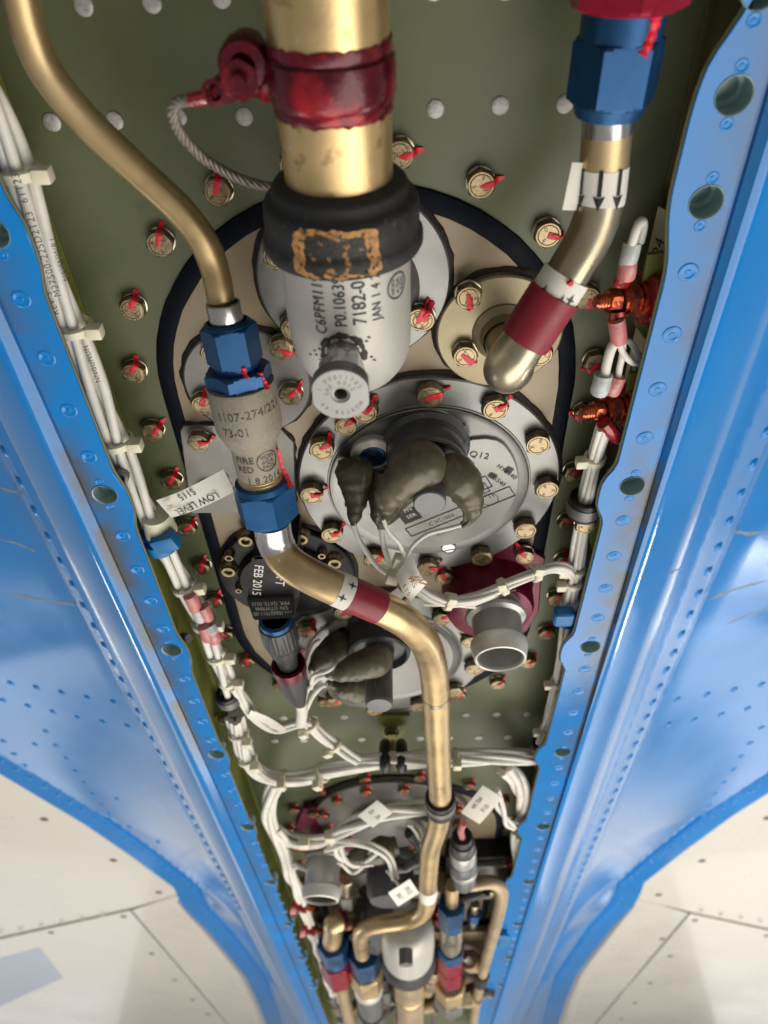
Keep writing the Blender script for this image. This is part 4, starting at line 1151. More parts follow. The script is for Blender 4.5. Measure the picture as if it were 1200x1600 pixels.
# ---------------------------------------------------------------- black level sensor and its connector
ls_ = thing('level_sensor', 'black level sensor unit marked FEB 2015 behind the golden pipe, plugged to a grey connector', 'sensor', (-76, 385, H))
disc(ls_, 'flange', -77, 384, 45, H - 2.5, H - 9, 'black_paint')
zf2 = H - 9
build('step', MB().lathe([(.01, 6), (30, 6), (31, 5), (32.5, 0)], down((-77, 384, zf2)), 56), 'black_paint', ls_)
for px, py, r in ((384, 845, 4.6), (357, 893, 4.6), (470, 842, 4.6), (523, 880, 4.4), (358, 871, 2.7), (373, 922, 2.2), (503, 868, 2.5), (490, 930, 3.2)):
    p = P(px, py, zf2 - 4)
    build('insert', MB().lathe([(r * .5, -2), (r * .5, 4.6), (r * .62, 5), (r * .95, 5), (r, 4.6), (r * 1.02, 3), (r * 1.3, 1.5), (r * 1.35, 0)], down((p.x, p.y, zf2)), 24).lathe([(.01, 3), (r * .5, 3), (r * .5, 3.4)], down((p.x, p.y, zf2)), 16), 'cadmium', ls_)
def hexa8(top, bot, name, mat, par, ch=0.8):
    bm = bmesh.new(); vv = [bm.verts.new(p) for p in list(top) + list(bot)]
    for f in ((0, 1, 2, 3), (7, 6, 5, 4), (0, 4, 5, 1), (1, 5, 6, 2), (2, 6, 7, 3), (3, 7, 4, 0)): bm.faces.new([vv[i] for i in f])
    bmesh.ops.bevel(bm, geom=list(bm.edges), offset=ch, segments=2, affect='EDGES')
    bm.verts.index_update(); mb = MB(); mb.add([v.co.copy() for v in bm.verts], [tuple(v.index for v in f.verts) for f in bm.faces]); bm.free()
    return build(name, mb, mat, par, 30)
ZB2 = 286
qa = [P(394, 872, ZB2), P(462, 868, ZB2), P(468, 938, ZB2), P(386, 934, ZB2)]
qb = [P(394, 872, zf2) + V((0, -8, 0)), P(466, 868, zf2) + V((0, -8, 0)), P(466, 930, zf2), P(390, 930, zf2)]
for a, b in zip(qa, qb): b.x, b.y, b.z = a.x, a.y, zf2 + 1
hexa8(qa, qb, 'housing', 'black_paint', ls_, 1.4)
ZB3 = 272
qa2 = [P(384, 935, ZB2 - 1), P(458, 932, ZB2 - 1), P(460, 966, ZB3), P(396, 970, ZB3)]
qb2 = [p + V((0, 12, 24)) for p in qa2]
hexa8(qa2, qb2, 'label_block', 'dark_box', ls_, .8)
mb = MB()
def lab(txt, size, px, py, z, rx, mbx, sp=1.0, uyv=None):
    text(mbx, txt, size, flat(P(px, py, z), rx, uyv), sp)
ru = (P(398, 940, ZB2) - P(404, 875, ZB2)).normalized()         # letters read downwards
lab('FEB 2015', 7.5, 402, 907, ZB2 - .25, ru, mb, 1.0, V((ru.y, -ru.x, 0)))
lab('FT', 8, 437, 908, ZB2 - .25, ru, mb, 1.0, V((ru.y, -ru.x, 0)))
strokes(mb, ringpoly(4.2, 4.7), flat(P(430, 880, ZB2 - .25), (1, 0, 0), (0, 1, 0)))
nn = (qa2[1] - qa2[0]).cross(qa2[3] - qa2[0]).normalized()
if nn.z > 0: nn = -nn
cx_ = (qa2[0] + qa2[1]) / 2; cy_ = (qa2[2] + qa2[3]) / 2
for k, t_ in enumerate(('MFR. DATE: 0215', 'S/N: DTW9846', 'PN 106027011-00')):
    c = cx_.lerp(cy_, .28 + .22 * k) + nn * .3
    text(mb, t_, 3.3, flat(c, -(qa2[1] - qa2[0]), cy_ - cx_), 1.0, sx=.95)
build('lettering', mb, 'ink_white', ls_, None)
cA, cB = P(428, 960, 278), P(466, 1092, 282)
CF = frame(cA, cB - cA, (1, 0, 0)); cl_ = (cB - cA).length
def cd_(py):
    lo, hi = -20.0, cl_ + 40
    for _ in range(30):
        m_ = (lo + hi) / 2
        if proj(cA + (cB - cA).normalized() * m_)[1] < py: lo = m_
        else: hi = m_
    return lo
cn = thing('cable_connector', 'grey knurled connector with a red ring, plugged into the black level sensor', 'connector', cA)
def knurl(a): return 11.3 + .35 * (1 if int(a / (2 * PI) * 48) % 2 else 0)
build('blue_ring', MB().lathe([(8, cd_(966)), (10.2, cd_(967)), (10.4, cd_(972)), (9, cd_(973))], CF, 40), 'blue_anodized', cn)
build('coupling_nut', MB().lathe([(9, cd_(972)), (11, cd_(973)), (12, cd_(976)), (12, cd_(1000)), (10.5, cd_(1004)), (10.4, cd_(1008)), (8, cd_(1009))], CF, 96, knurl), 'dark_steel', cn, 20)
build('backshell', MB().lathe([(9.5, cd_(1005)), (9.3, cd_(1016)), (7.2, cd_(1024)), (7.0, cd_(1045)), (8, cd_(1046))], CF, 36), 'dark_steel', cn)
build('red_ring', MB().lathe([(9, cd_(1037)), (11.3, cd_(1037)), (11.6, cd_(1041)), (11.4, cd_(1047)), (8.5, cd_(1048))], CF, 36), 'dark_red', cn)
build('shell', MB().lathe([(8, cd_(1045)), (10.8, cd_(1047)), (10.2, cd_(1066)), (7.5, cd_(1084)), (4.5, cd_(1098)), (.01, cd_(1099))], CF, 36), 'dark_box', cn)
build('cable', MB().tube(spline([P(466, 1085, 283), P(470, 1105, 292), P(474, 1122, 300), P(478, 1135, 304)], 8), 3.4, 12), 'black_plastic', cn)

# ---------------------------------------------------------------- second pump under the long pipe
pu2, zf = pump(-16, 482, 8, 'second silver pump flange half hidden behind the long golden pipe')
C2 = down((-18, 421, zc))
build('cap', MB().lathe([(24, -1), (24.2, 2), (21.6, 4), (21.4, 7), (21.9, 8), (21.9, 20), (21.2, 22), (19.4, 23), (17.6, 18), (.01, 17)], Matrix.Translation((0, 22, 0)) @ C2, 56), 'cap_grey', pu2, 30)
build('post', MB().lathe([(11.5, 12), (10.2, 20), (9.2, 30), (9.2, 58), (8.9, 60), (8.2, 61), (.01, 61.2)], Matrix.Translation((0, 24, 0)) @ C2, 40).rbox(1.3, 2.2, 34, .4, Matrix.Translation((0, 24, 0)) @ C2 @ Matrix.Translation((-2, 9.6, 34))), 'post_grey', pu2, 30)
blob('potting', [P(596, 1030, 284), P(580, 1035, 276), P(555, 1043, 272), P(530, 1050, 270), P(510, 1056, 270)], [9, 11, 9.5, 6.5, 2], 'potting', pu2, 12)
blob('potting', [P(560, 1000, 316), P(530, 1012, 308), P(505, 1030, 296), P(486, 1046, 286)], [8, 12, 10, 3], 'potting_dark', pu2, 13)
blob('potting', [P(575, 1078, 296), P(550, 1078, 288), P(528, 1076, 284), P(512, 1068, 282)], [7, 10.5, 8, 2.4], 'potting', pu2, 14)
q = P(541, 994, zf - 6)
build('plug_ring', MB().lathe([(14, -8), (13, 2), (12.4, 3.6), (8.0, 3.6), (7.4, 1)], down((q.x, q.y, zf)), 40), 'spout_rim', pu2)
build('plug', MB().lathe([(7.6, -1), (7.6, 3), (5.2, 3.4), (4.8, .4), (3.2, .2), (3.1, -2), (.01, -2)], down((q.x, q.y, zf)), 36), 'blue_anodized', pu2)
for pts in ([P(510, 1056, 270), P(495, 1062, 274), P(480, 1080, 284), P(472, 1100, 295)], [P(488, 1046, 286), P(484, 1065, 284), P(478, 1085, 290), P(474, 1105, 298)], [P(514, 1068, 282), P(500, 1075, 284), P(488, 1090, 292), P(478, 1112, 300)],
            [P(500, 1000, 300), P(488, 1010, 295), P(478, 1040, 285), P(482, 1060, 284)], [P(530, 1034, 275), P(512, 1048, 268), P(490, 1056, 272), P(486, 1075, 282)]):
    build('wire', MB().tube(spline(pts, 8), 1.5, 9), 'wire', pu2)

# ---------------------------------------------------------------- red flange and grey spout
rf = thing('spout_fitting', 'dark red flange with a grey open-ended spout pointing down', 'pipe fitting', (60, 412, H))
q = [P(x, y, H - 6) for x, y in ((688, 885), (756, 866), (800, 850), (826, 856), (852, 872), (846, 900), (842, 955), (824, 985), (800, 1000), (745, 1000), (718, 990), (716, 950), (708, 925), (686, 905))]
rf_pts = [(p.x, p.y) for p in q]
build('flange', MB().plate(rf_pts, H - 2, H - 6.5, None, (), .8), 'dark_red', rf)
build('body', MB().lathe([(31, 0), (29.5, 4), (29, 18), (27, 22), (17, 24)], down((57, 403, H - 6)), 48), 'dark_red', rf)
for px, py, a in ((820, 872, 130), (695, 905, 100)): bolt_at(rf, px, py, H - 6.5, a)
for px, py, a in ((727, 982, 120),): bolt_at(rf, px, py, H - 6.5, a)
sA, sB = V((59, 393, 306)), V((58.6, 397, 262))
SF = frame(sA, sB - sA, (1, 0, 0))
build('spout', MB().lathe([(15.8, -6), (15.8, 10), (18.6, 11), (19.4, 12.5), (18.8, 14.5), (15.8, 16), (15.6, 30), (15.9, 32)], SF, 48), 'spout_grey', rf, 30)
build('spout_rim', MB().lathe([(15.7, 31), (17.6, 32.5), (18.0, 35), (17.3, 38), (16.4, 42), (15.9, 44), (15.0, 44.4), (14.3, 43.8), (14.0, 42)], SF, 48), 'spout_rim', rf, 30)
build('spout_bore', MB().lathe([(14.1, 43), (13.9, 30), (13.7, -4), (.01, -4)], SF, 40), 'spout_grey', rf, 30)

# ---------------------------------------------------------------- wire bundles
def strands(par, path, n, r, R, turns, twisted=False, step=2.6, ph=0.0, mat='wire', squash=1.0):
    pa = resample(path, step); m_ = len(pa); fr = []
    x = V((0, 0, 1))
    for i in range(m_):
        T = (pa[min(m_ - 1, i + 1)] - pa[max(0, i - 1)]).normalized(); x = (x - T * x.dot(T)).normalized(); fr.append((x.copy(), T.cross(x)))
    L_ = step * m_
    for k in range(n):
        rs = random.Random(k * 7 + n); a0 = ph + 2 * PI * k / n; hp = []
        if n == 1: R_ = 0
        else: R_ = R
        for i in range(m_):
            a = a0 + turns * 2 * PI * i / m_ + .35 * math.sin(i * step * .02 + k)
            rr = R_ * (1 + .22 * math.sin(i * step * .05 + k * 2.1))
            hp.append(pa[i] + fr[i][0] * (math.cos(a) * rr * squash) + fr[i][1] * (math.sin(a) * rr))
        mb = MB()
        if twisted:
            for q in (0, PI):
                pq = []
                for i, p in enumerate(hp):
                    b = i * step * .15 + q + k
                    pq.append(p + (fr[i][0] * math.cos(b) + fr[i][1] * math.sin(b)) * r * .52)
                mb.tube(pq, r * .72, 8)
        else: mb.tube(hp, r, 10)
        build('wire', mb, mat, par, 70)
    return pa
def cable_tie(par, path, px, py, R, mat='tie', head=7.0, side=(1, 0, 0), w_=5.0):
    i = min(range(len(path)), key=lambda j: (V(proj(path[j])) - V((px, py))).length)
    p = path[i]; T = (path[min(len(path) - 1, i + 1)] - path[max(0, i - 1)]).normalized()
    f = frame(p, T, side)
    o = build('cable_tie', MB().lathe([(R - .8, -w_ / 2), (R, -w_ / 2 + .3), (R + .6, -w_ / 2 + .8), (R + .6, w_ / 2 - .8), (R, w_ / 2 - .3), (R - .8, w_ / 2)], f, 22), mat, par, 40)
    sd = (f.to_3x3() @ V((1, 0, 0)))
    build('tie_head', MB().rbox(head, head * .85, head * .95, 1.1, frame(p + sd * (R + head * .35) - V((0, 0, R * .35)), DN, sd)), mat, o, 40)
lb = thing('wire_bundle', 'thick bundle of white twisted wires along the left blue lip', 'wires', P(185, 690, 306))
lpts = [P(-60, 70, 306), P(-8, 175, 306), P(30, 270, 306), P(68, 380, 306), P(104, 480, 306), P(148, 600, 306), P(183, 690, 305), P(213, 765, 304), P(236, 815, 303), P(252, 850, 303), P(278, 895, 304), P(300, 935, 304), P(318, 970, 304), P(336, 1015, 304), P(352, 1055, 304), P(366, 1092, 303)]
lbp = strands(lb, spline(lpts, 8), 4, 2.5, 3.7, 1.6, False)
for px, py, R in ((30, 270, 8.6), (112, 513, 8.6), (179, 690, 8.6), (289, 915, 8.0), (324, 970, 8.0), (340, 1022, 7.4), (357, 1064, 6.4)): cable_tie(lb, lbp, px, py, R, side=(1, -.25, -.1))
# print on the wires
def wire_text(par, path, txt, px, py, size, off, rise):
    i = min(range(len(path)), key=lambda j: (V(proj(path[j])) - V((px, py))).length)
    mb = MB()
    pa = path
    T = (pa[min(len(pa) - 1, i + 8)] - pa[max(0, i - 8)]).normalized(); n_ = -pa[i]; n_ = (n_ - T * n_.dot(T)).normalized(); w2 = T.cross(n_)
    if w2.x < 0: w2 = -w2
    text(mb, txt, size, lambda u, v: pa[i] - T * u + n_ * rise - w2 * v * 1.0 + w2 * off, 1.15)
    build('wire_print', mb, 'ink', par, None)
wire_text(lb, lbp, 'M27500-22SD2T23  61123', 58, 355, 4.2, -1.5, 9.2)
wire_text(lb, lbp, 'NN0NWR1', 84, 395, 3.6, 4.0, 9.2)
wire_text(lb, lbp, 'REV 5', 76, 465, 4.0, -5.0, 9.2)
wire_text(lb, lbp, 'NNGUNUN', 137, 552, 3.6, 2.0, 9.2)
for a, b, R, mt in (((296, 930), (306, 950), 4.4, 'splice_pink'), ((306, 950), (314, 966), 4.2, 'splice_clear'), ((318, 978), (326, 996), 4.6, 'splice_pink'), ((317, 948), (325, 965), 3.9, 'splice_pink'), ((330, 985), (336, 1000), 4.2, 'splice_pink'), ((328, 978), (331, 986), 4.0, 'splice_clear')):
    build('splice', MB().tube([P(*a, 296), P((a[0] + b[0]) / 2 + .6, (a[1] + b[1]) / 2, 295), P(*b, 296)], R, 16), mt, lb)
build('sleeve', MB().tube([P(243, 805, 302), P(252, 830, 302)], [8.2, 9.6], 20), 'tie', lb)
bs = thing('blue_strap', 'bright blue strap with a chunky head round the left white bundle', 'strap', P(252, 845, 302))
i0 = sub(lbp, (248, 838), (254, 852))
build('band', MB().tube([i0[0], i0[-1]], 9.8, 24).tube([P(222, 834, 306), P(245, 842, 298)], 4.5, 12, True, (1, .5)), 'blue_strap', bs)
build('head', MB().rbox(15, 11, 9, 2, frame(P(259, 846, 293), DN, (1, -.35, 0))), 'blue_strap', bs)
lbt = thing('low_level_tag', 'white LOW LEVEL S115 tag, upside down, tied across to the check valve', 'tag', P(305, 770, 288))
quad = [P(244, 782, 292), P(349, 733, 286), P(367, 768, 283), P(268, 809, 290)]
o, nn = ribbon(quad, 'strip', lbt, bow=2.5)
mid = sum(quad, V((0, 0, 0))) / 4 + nn * 2.9; ux = -(quad[1] - quad[0]).normalized(); uy = (quad[0] - quad[3]).normalized() * -1
mb = MB(); text(mb, 'LOW LEVEL', 6.2, flat(mid + uy * 3.4 + ux * 1, ux, uy)); text(mb, 'S115', 6.2, flat(mid + uy * -4.0 + ux * 2, ux, uy)); build('lettering', mb, 'ink', lbt, None)
for a, b in (((256, 786), (267, 783)), ((262, 799), (272, 796)), ((349, 744), (356, 741)), ((356, 757), (362, 754))):
    pa_, pb_ = P(*a, 287), P(*b, 287); c = (pa_ + pb_) / 2
    build('slot', MB().rbox((pb_ - pa_).length, 3.2, .5, .2, frame(c + nn * .2, nn, pb_ - pa_)), 'tie', lbt)
if 0: build('tie', MB().tube(spline([P(258, 808, 296), P(266, 792, 285), P(262, 786, 286), P(240, 792, 298)], 6), 1.7, 8, True, (.5, 1)), 'tie', lbt)
bp2 = P(187, 745, 296)
sc = thing('nut_plate', 'small steel nut beside the left lip hole', 'nut', bp2)
build('barrel', MB().lathe([(2.4, -5), (2.4, 3.6), (3.2, 4), (4.6, 3.4), (4.9, 0), (4.9, -6)], frame(bp2, (.25, -.4, -1)), 24).lathe([(.01, 1), (2.4, 1)], frame(bp2, (.25, -.4, -1)), 16), 'steel', sc)
o2 = P(292, 996, 296)
sc2 = thing('stud', 'small steel threaded stud poking past the left lip below the splices', 'stud', o2)
build('thread', MB().lathe([(.01, 5)] + [(2.6 + .4 * (k % 2), 5 - k * 1.1) for k in range(14)], frame(o2, (.5, -.6, -.5)), 18), 'steel', sc2)
# black clamp at the end of the left bundle, with its bracket
def pclamp(lab, c, R, ax):
    t = thing('cushion_clamp', lab, 'clamp', c)
    f = frame(c, ax, (0, 0, 1))
    build('cushion', MB().lathe([(R - 1, -6), (R + 2.4, -6.6), (R + 3, -5), (R + 3, 5), (R + 2.4, 6.6), (R - 1, 6)], f, 28), 'black_plastic', t)
    build('band', MB().lathe([(R + 2.9, -3.5), (R + 3.5, -3.5), (R + 3.5, 3.5), (R + 2.9, 3.5)], f, 28), 'steel', t)
    return t
t = pclamp('black cushioned clamp at the lower end of the left bundle', P(357, 1090, 303), 6.0, (lbp[-1] - lbp[-8]))
build('bracket', MB().plate([(p.x, p.y) for p in (P(330, 1128, 312), P(352, 1098, 312), P(366, 1110, 312), P(352, 1150, 312), P(340, 1160, 312))], 314, 312), 'lime_primer', t)
bolt(t, P(353, 1122, 310).x, P(353, 1122, 310).y, 312)

rbn = thing('wire_bundle', 'slim bundle of straight white wires down the right side', 'wires', P(915, 780, 304))
rpts = [P(944, 664, 296), P(936, 690, 300), P(926, 730, 303), P(914, 785, 304), P(906, 840, 304), P(901, 880, 303), P(896, 905, 303), P(891, 935, 303), P(886, 970, 304), P(879, 1020, 304), P(870, 1075, 304), P(858, 1125, 304), P(846, 1160, 302)]
rbp = strands(rbn, spline(rpts, 8), 6, 1.7, 2.9, .35, False)
for px, py, R in ((921, 713, 5.3), (897, 890, 5.6), (893, 908, 5.6), (872, 1066, 5.3), (853, 1142, 5.3)): cable_tie(rbn, rbp, px, py, R, head=6.2, side=(-1, -.1, -.1))
build('sleeve', MB().tube(sub(rbp, (891, 938), (888, 955)), 6.2, 18), 'splice_clear', rbn)
rbl = thing('branch_bundle', 'white wire branch sagging left from the right bundle to the curled tag', 'wires', P(780, 925, 280))
bpts = [P(893, 898, 300), P(880, 888, 298), P(860, 887, 294), P(835, 896, 288), P(800, 910, 283), P(765, 926, 279), P(735, 936, 276), P(700, 940, 274), P(672, 932, 273), P(648, 918, 274)]
bp_ = strands(rbl, spline(bpts, 8), 5, 1.6, 2.9, .4, False, squash=.8)
for px, py in ((838, 897), (786, 916), (700, 938)): cable_tie(rbl, bp_, px, py, 4.9, head=6.0, side=(0, -1, -.3))
ribbon([P(662, 943, 279), P(744, 952, 280), P(744, 948, 280), P(662, 948, 279)], 'tail', rbl)
ribbon([P(664, 941, 280), P(735, 943, 281), P(806, 922, 282), P(735, 950, 280)], 'tail', rbl)
bs = thing('blue_strap', 'blue strap with a round head on the right wire bundle', 'strap', P(885, 963, 300))
build('band', MB().tube(sub(rbp, (888, 959), (885, 970)), 7, 20).tube([P(886, 962, 297), P(915, 962, 300)], 4.6, 14, True, (1, .7)), 'blue_strap', bs)
build('head', MB().rbox(13, 13, 9, 3, frame(P(880, 963, 294), DN), 3), 'blue_strap', bs)
t = pclamp('black cushioned clamp with a gold bolt on the right bundle', P(913, 790, 304), 6.5, (0, 1, 0))
build('bracket', MB().plate([(p.x, p.y) for p in (P(916, 808, 306), P(950, 806, 306), P(946, 850, 306), P(930, 878, 306), P(922, 850, 306))], 309, 306), 'lime_primer', t)
q = P(917, 826, 296); b = bolt(t, q.x, q.y, 303)
t = pclamp('black clamp at the foot of the right bundle beside the blue lip', P(848, 1166, 303), 6.5, (0, 1, 0))
build('bracket', MB().plate([(p.x, p.y) for p in (P(838, 1180, 310), P(856, 1176, 310), P(862, 1210, 310), P(846, 1225, 310), P(836, 1200, 310))], 312, 310), 'lime_primer', t)

# red terminal studs on the right wall
def stud(px, py, lab, tx):
    c = P(px, py, 304)
    t = thing('terminal_stud', lab, 'terminal', c, 'red lacquered terminal studs')
    ax = frame(c, (-1, -.10, -.28), (0, 0, 1))
    build('base', MB().lathe([(.01, -14), (9, -14), (12.5, -13), (12.2, -10), (10.5, -8.6), (7, -8.2)], ax, 26), 'wet_red', t, 60)
    build('smear', MB().tube(spline([c + V((13, -3, 6)), c + V((12.5, 6, -2)), c + V((12, 14, 4)), c + V((12.4, 19, 8))], 6), lambda q: 3.4 * (1 - q) + 1.2, 12, True, (.4, 1.2)), 'wet_red', t, 60)
    build('nut', MB().hexa(11.5, -6.5, -.5, ax, .1, 6), 'copper_red', t, 25)
    build('washer', MB().lathe([(3, -8.4), (8.2, -8.4), (8.4, -7), (3, -6.5)], ax, 28).lathe([(3, .6), (6.6, .6), (6.6, 2.2), (3, 2.4)], ax, 28).lathe([(3, -.6), (7.6, -.6), (7.8, .5), (3, .7)], ax, 28), 'copper_red', t, 30)
    build('nut', MB().hexa(9.6, 3, 8.6, ax @ Matrix.Rotation(.3, 4, 'Z'), .1, 6), 'copper_red', t, 25)
    th = [(3.0 + .35 * (k % 2), 8 + k * .7) for k in range(9)]
    build('thread', MB().lathe(th + [(2.4, 14.6), (.01, 14.8)], ax, 20), 'copper_red', t, 40)
    return t, c
t1, c1 = stud(975, 468, 'upper red lacquered terminal stud, beside the D24 placard', 'D24')
t2, c2 = stud(949, 640, 'lower red lacquered terminal stud, beside the BD26 placard', 'BD26')
def lead(par, a, b, R, mt, name='splice'):
    build(name, MB().tube(spline([P(*a), ((P(*a) + P(*b)) / 2) + V((0, 0, -.6)), P(*b)], 5), R, 14), mt, par)
lead(t1, (978, 432, 296), (981, 410, 296), 3.9, 'splice_pink'); lead(t1, (980, 412, 296), (988, 380, 297), 3.8, 'splice_clear')
build('lug', MB().tube([P(970, 447, 299), P(977, 432, 297)], [3.6, 3.9], 12, True, (.4, 1)), 'wet_red', t1)
build('wire', MB().tube(spline([P(984, 398, 296), P(990, 372, 295), P(998, 350, 296), P(1004, 346, 299), P(1005, 356, 304), P(1000, 378, 306)], 8), 1.9, 12), 'wire', t1)
build('lug', MB().tube([P(965, 487, 297), P(964, 505, 296)], [3.4, 3.9], 12, True, (.5, 1)), 'copper_red', t1)
lead(t1, (963, 500, 295), (967, 533, 295), 3.8, 'splice_pink')
lead(t2, (936, 612, 294), (943, 585, 294), 4.4, 'splice_clear'); lead(t2, (956, 612, 296), (966, 588, 296), 3.8, 'splice_pink')
for pts, R in (([(966, 528, 295), (955, 545, 294), (948, 570, 294), (944, 592, 294)], 2.3), ([(974, 530, 296), (972, 556, 296), (968, 575, 296), (966, 592, 296)], 1.6), ([(969, 534, 294), (972, 548, 294), (982, 562, 294), (994, 567, 298), (994, 550, 302), (985, 535, 302), (976, 532, 300)], 1.5)):
    build('wire', MB().tube(spline([P(*p) for p in pts], 8), R, 12), 'wire', t1)
lead(t2, (943, 660, 294), (964, 684, 297), 3.6, 'wet_red'); build('wire', MB().tube([P(964, 684, 297), P(976, 700, 300)], 1.2, 8), 'wire', t2)
for (px, py), lab in (((1006, 470), 'yellow primed tab with a wet red base behind the upper red stud'), ((980, 640), 'yellow primed tab behind the lower red stud')):
    c = P(px, py, 306)
    q = [(c.x - 3, c.y - 22), (c.x + 16, c.y - 24), (c.x + 16, c.y + 26), (c.x + 8, c.y + 24), (c.x - 2, c.y + 12)]
    tag(build('bracket_tab', MB().plate(q, c.z + 2, c.z, None, (), .3), 'lime_primer', None, 30, c), lab, 'bracket')
for txt, (px, py), (lx, ly), lab in (('D24', (1043, 390), 0, 'cream D24 placard on the right bay wall') if 0 else ('D24', (1036, 393), (0, 0), 'cream D24 placard on the right bay wall'), ('BD26', (1001, 572), (0, 0), 'cream BD26 placard on the right bay wall')):
    c = PX(px, py, 117.2)
    f = frame(c, (-1, 0, -.5), (0, -1, 0))
    pl = build('placard', MB().rbox(34, 17, .6, .2, f), 'placard', None, 30, c); tag(pl, lab, 'placard')
    mb = MB(); text(mb, txt, 8.0, lambda u, v, f=f: f @ V((u - 2, v + 2.5, .5))); build('lettering', mb, 'ink', pl, None)

# ---------------------------------------------------------------- white cross bundle and its hanger
cb = thing('cross_bundle', 'wide white wire bundle crossing the bay below the nearest panel', 'wires', P(600, 1188, 295))
cpts = [P(366, 1122, 303), P(374, 1150, 302), P(384, 1180, 300), P(402, 1205, 297), P(432, 1217, 295), P(470, 1216, 294), P(520, 1203, 294), P(575, 1192, 294), P(640, 1188, 294), P(700, 1185, 294), P(770, 1183, 296), P(838, 1184, 302)]
cbp = strands(cb, spline(cpts, 8), 8, 2.3, 5.4, .9, False, squash=.75)
for px, py in ((376, 1142), (388, 1184), (446, 1218), (504, 1208), (712, 1186)): cable_tie(cb, cbp, px, py, 8.2, head=8, side=(.5, -.5, -.4))
sb2 = thing('branch_bundle', 'white wire branch slanting from the left clamp to the cross bundle', 'wires', P(480, 1140, 298))
sp = spline([P(366, 1072, 303), P(380, 1095, 303), P(398, 1118, 302), P(430, 1138, 300), P(460, 1130, 300), P(480, 1128, 300), P(505, 1150, 299), P(535, 1172, 297), P(560, 1186, 295)], 8)
sbp = strands(sb2, sp, 4, 2.1, 2.9, .6, False)
for px, py in ((478, 1142), (522, 1170)): cable_tie(sb2, sbp, px, py, 5.6, head=7, side=(0, 1, -.3))
ribbon([P(386, 1122, 296), P(440, 1146, 292), P(448, 1140, 292), P(392, 1110, 296)], 'tag', sb2, bow=-2)
build('wire', MB().tube(spline([P(470, 1130, 298), P(472, 1112, 294), P(470, 1098, 290)], 6), 4.4, 12), 'wire', sb2)
hg = thing('hanger_bracket', 'lime primed bracket with two black clamp legs over the cross bundle', 'bracket', P(612, 1140, 320))
q = [P(x, y, H - 2) for x, y in ((588, 1117), (640, 1117), (634, 1140), (622, 1160), (604, 1160), (594, 1140))]
build('plate', MB().plate([(p.x, p.y) for p in q], H - .5, H - 3), 'lime_primer', hg)
bolt(hg, P(612, 1143, H - 6).x, P(612, 1143, H - 6).y, H - 3)
for x in (602, 627): build('clamp_leg', MB().tube(spline([P(x, 1163, 316), P(x, 1172, 304), P(x, 1190, 292), P(x, 1200, 290)], 5), 5.2, 12), 'black_plastic', hg)
build('clamp_web', MB().tube([P(614, 1163, 316), P(614, 1180, 296), P(614, 1202, 288)], 4.4, 12), 'grey_gold', hg)

# ---------------------------------------------------------------- far panel fittings
fp = thing('cover_disc', 'far silver disc under the black pipe clip, rimmed by bolts', 'cover', (-18, 770, H))
disc(fp, 'plate', -18, 772, 78, H - 2.5, H - 8, 'alu_dark', seg=72)
for k in range(12): bolt(fp, -18 + 70 * math.cos(k * PI / 6 + .2), 772 + 70 * math.sin(k * PI / 6 + .2), H - 8, 70)
build('cap', MB().lathe([(44, 0), (42, 10), (36, 12), (.01, 12)], down((-18, 785, H - 8)), 48), 'alu_dark', fp)
pu3, zf = pump(-30, 935, 10, 'far silver pump flange between the far spout and the long pipe', grp='boost pumps with potted wires')
for (x, y), hh in (((-22, 880), 46), ((-34, 985), 52)):
    Cx = down((x, y, zc)); build('cap', MB().lathe([(30, -1), (29, 4), (26, 8), (26.5, 18), (26, hh - 8), (22, hh), (.01, hh)], Cx, 44), 'cap_grey', pu3, 30)
blob('potting', [P(620, 1320, 290), P(590, 1330, 284), P(560, 1337, 280), P(540, 1340, 280)], [9, 13, 10, 4], 'potting', pu3, 21)
blob('potting', [P(640, 1300, 296), P(665, 1330, 290), P(640, 1352, 285), P(618, 1358, 282)], [6, 8, 7, 5], 'cap_grey', pu3, 22)
pump4 = thing('black_cap', 'round black cap hanging in front of the white bowl, far down the bay', 'cap', (-45, 1080, H))
build('dome', MB().lathe([(36, -8), (35, 30), (33, 40), (28, 46), (.01, 48)], down((-42, 1060, 322)), 48), 'cap_grey', pump4)
build('rim', MB().lathe([(35, 26), (38, 27), (38, 34), (34, 35)], down((-42, 1060, 322)), 48), 'black_plastic', pump4)
rf2 = thing('spout_fitting', 'far dark red flange with a grey spout, beside the left blue lip', 'pipe fitting', (-110, 850, H))
q = [P(x, y, H - 6) for x, y in ((462, 1290), (474, 1262), (500, 1258), (532, 1268), (545, 1290), (582, 1296), (566, 1330), (520, 1345), (470, 1330))]
build('flange', MB().plate([(p.x, p.y) for p in q], H - 2, H - 7, None, (), .8), 'dark_red', rf2)
for px, py in ((490, 1275), (555, 1302), (470, 1320)): bolt_at(rf2, px, py, H - 7, 60)
q0, q1 = P(506, 1345, 296), P(505, 1389, 262); q1 = V((q0.x - 2, q0.y + 10, 256))
SF2 = frame(q0 + V((0, 0, 8)), V((-.03, .05, -1)), (1, 0, 0))
build('spout', MB().lathe([(17.5, -10), (17.5, 2), (20.5, 3), (20.5, 6), (17.5, 7), (17.2, 34)], SF2, 40), 'spout_grey', rf2, 30)
build('spout_rim', MB().lathe([(17.2, 33), (20, 35), (20.2, 40), (18.4, 46), (16.4, 46.6), (15.8, 44)], SF2, 40), 'spout_rim', rf2, 30)
build('spout_bore', MB().lathe([(15.9, 45), (15.6, 30), (15.2, -4), (.01, -4)], SF2, 36), 'alu_dark', rf2, 30)
fb = thing('far_bundle', 'white wires looping round the far spout on the left', 'wires', P(440, 1330, 295))
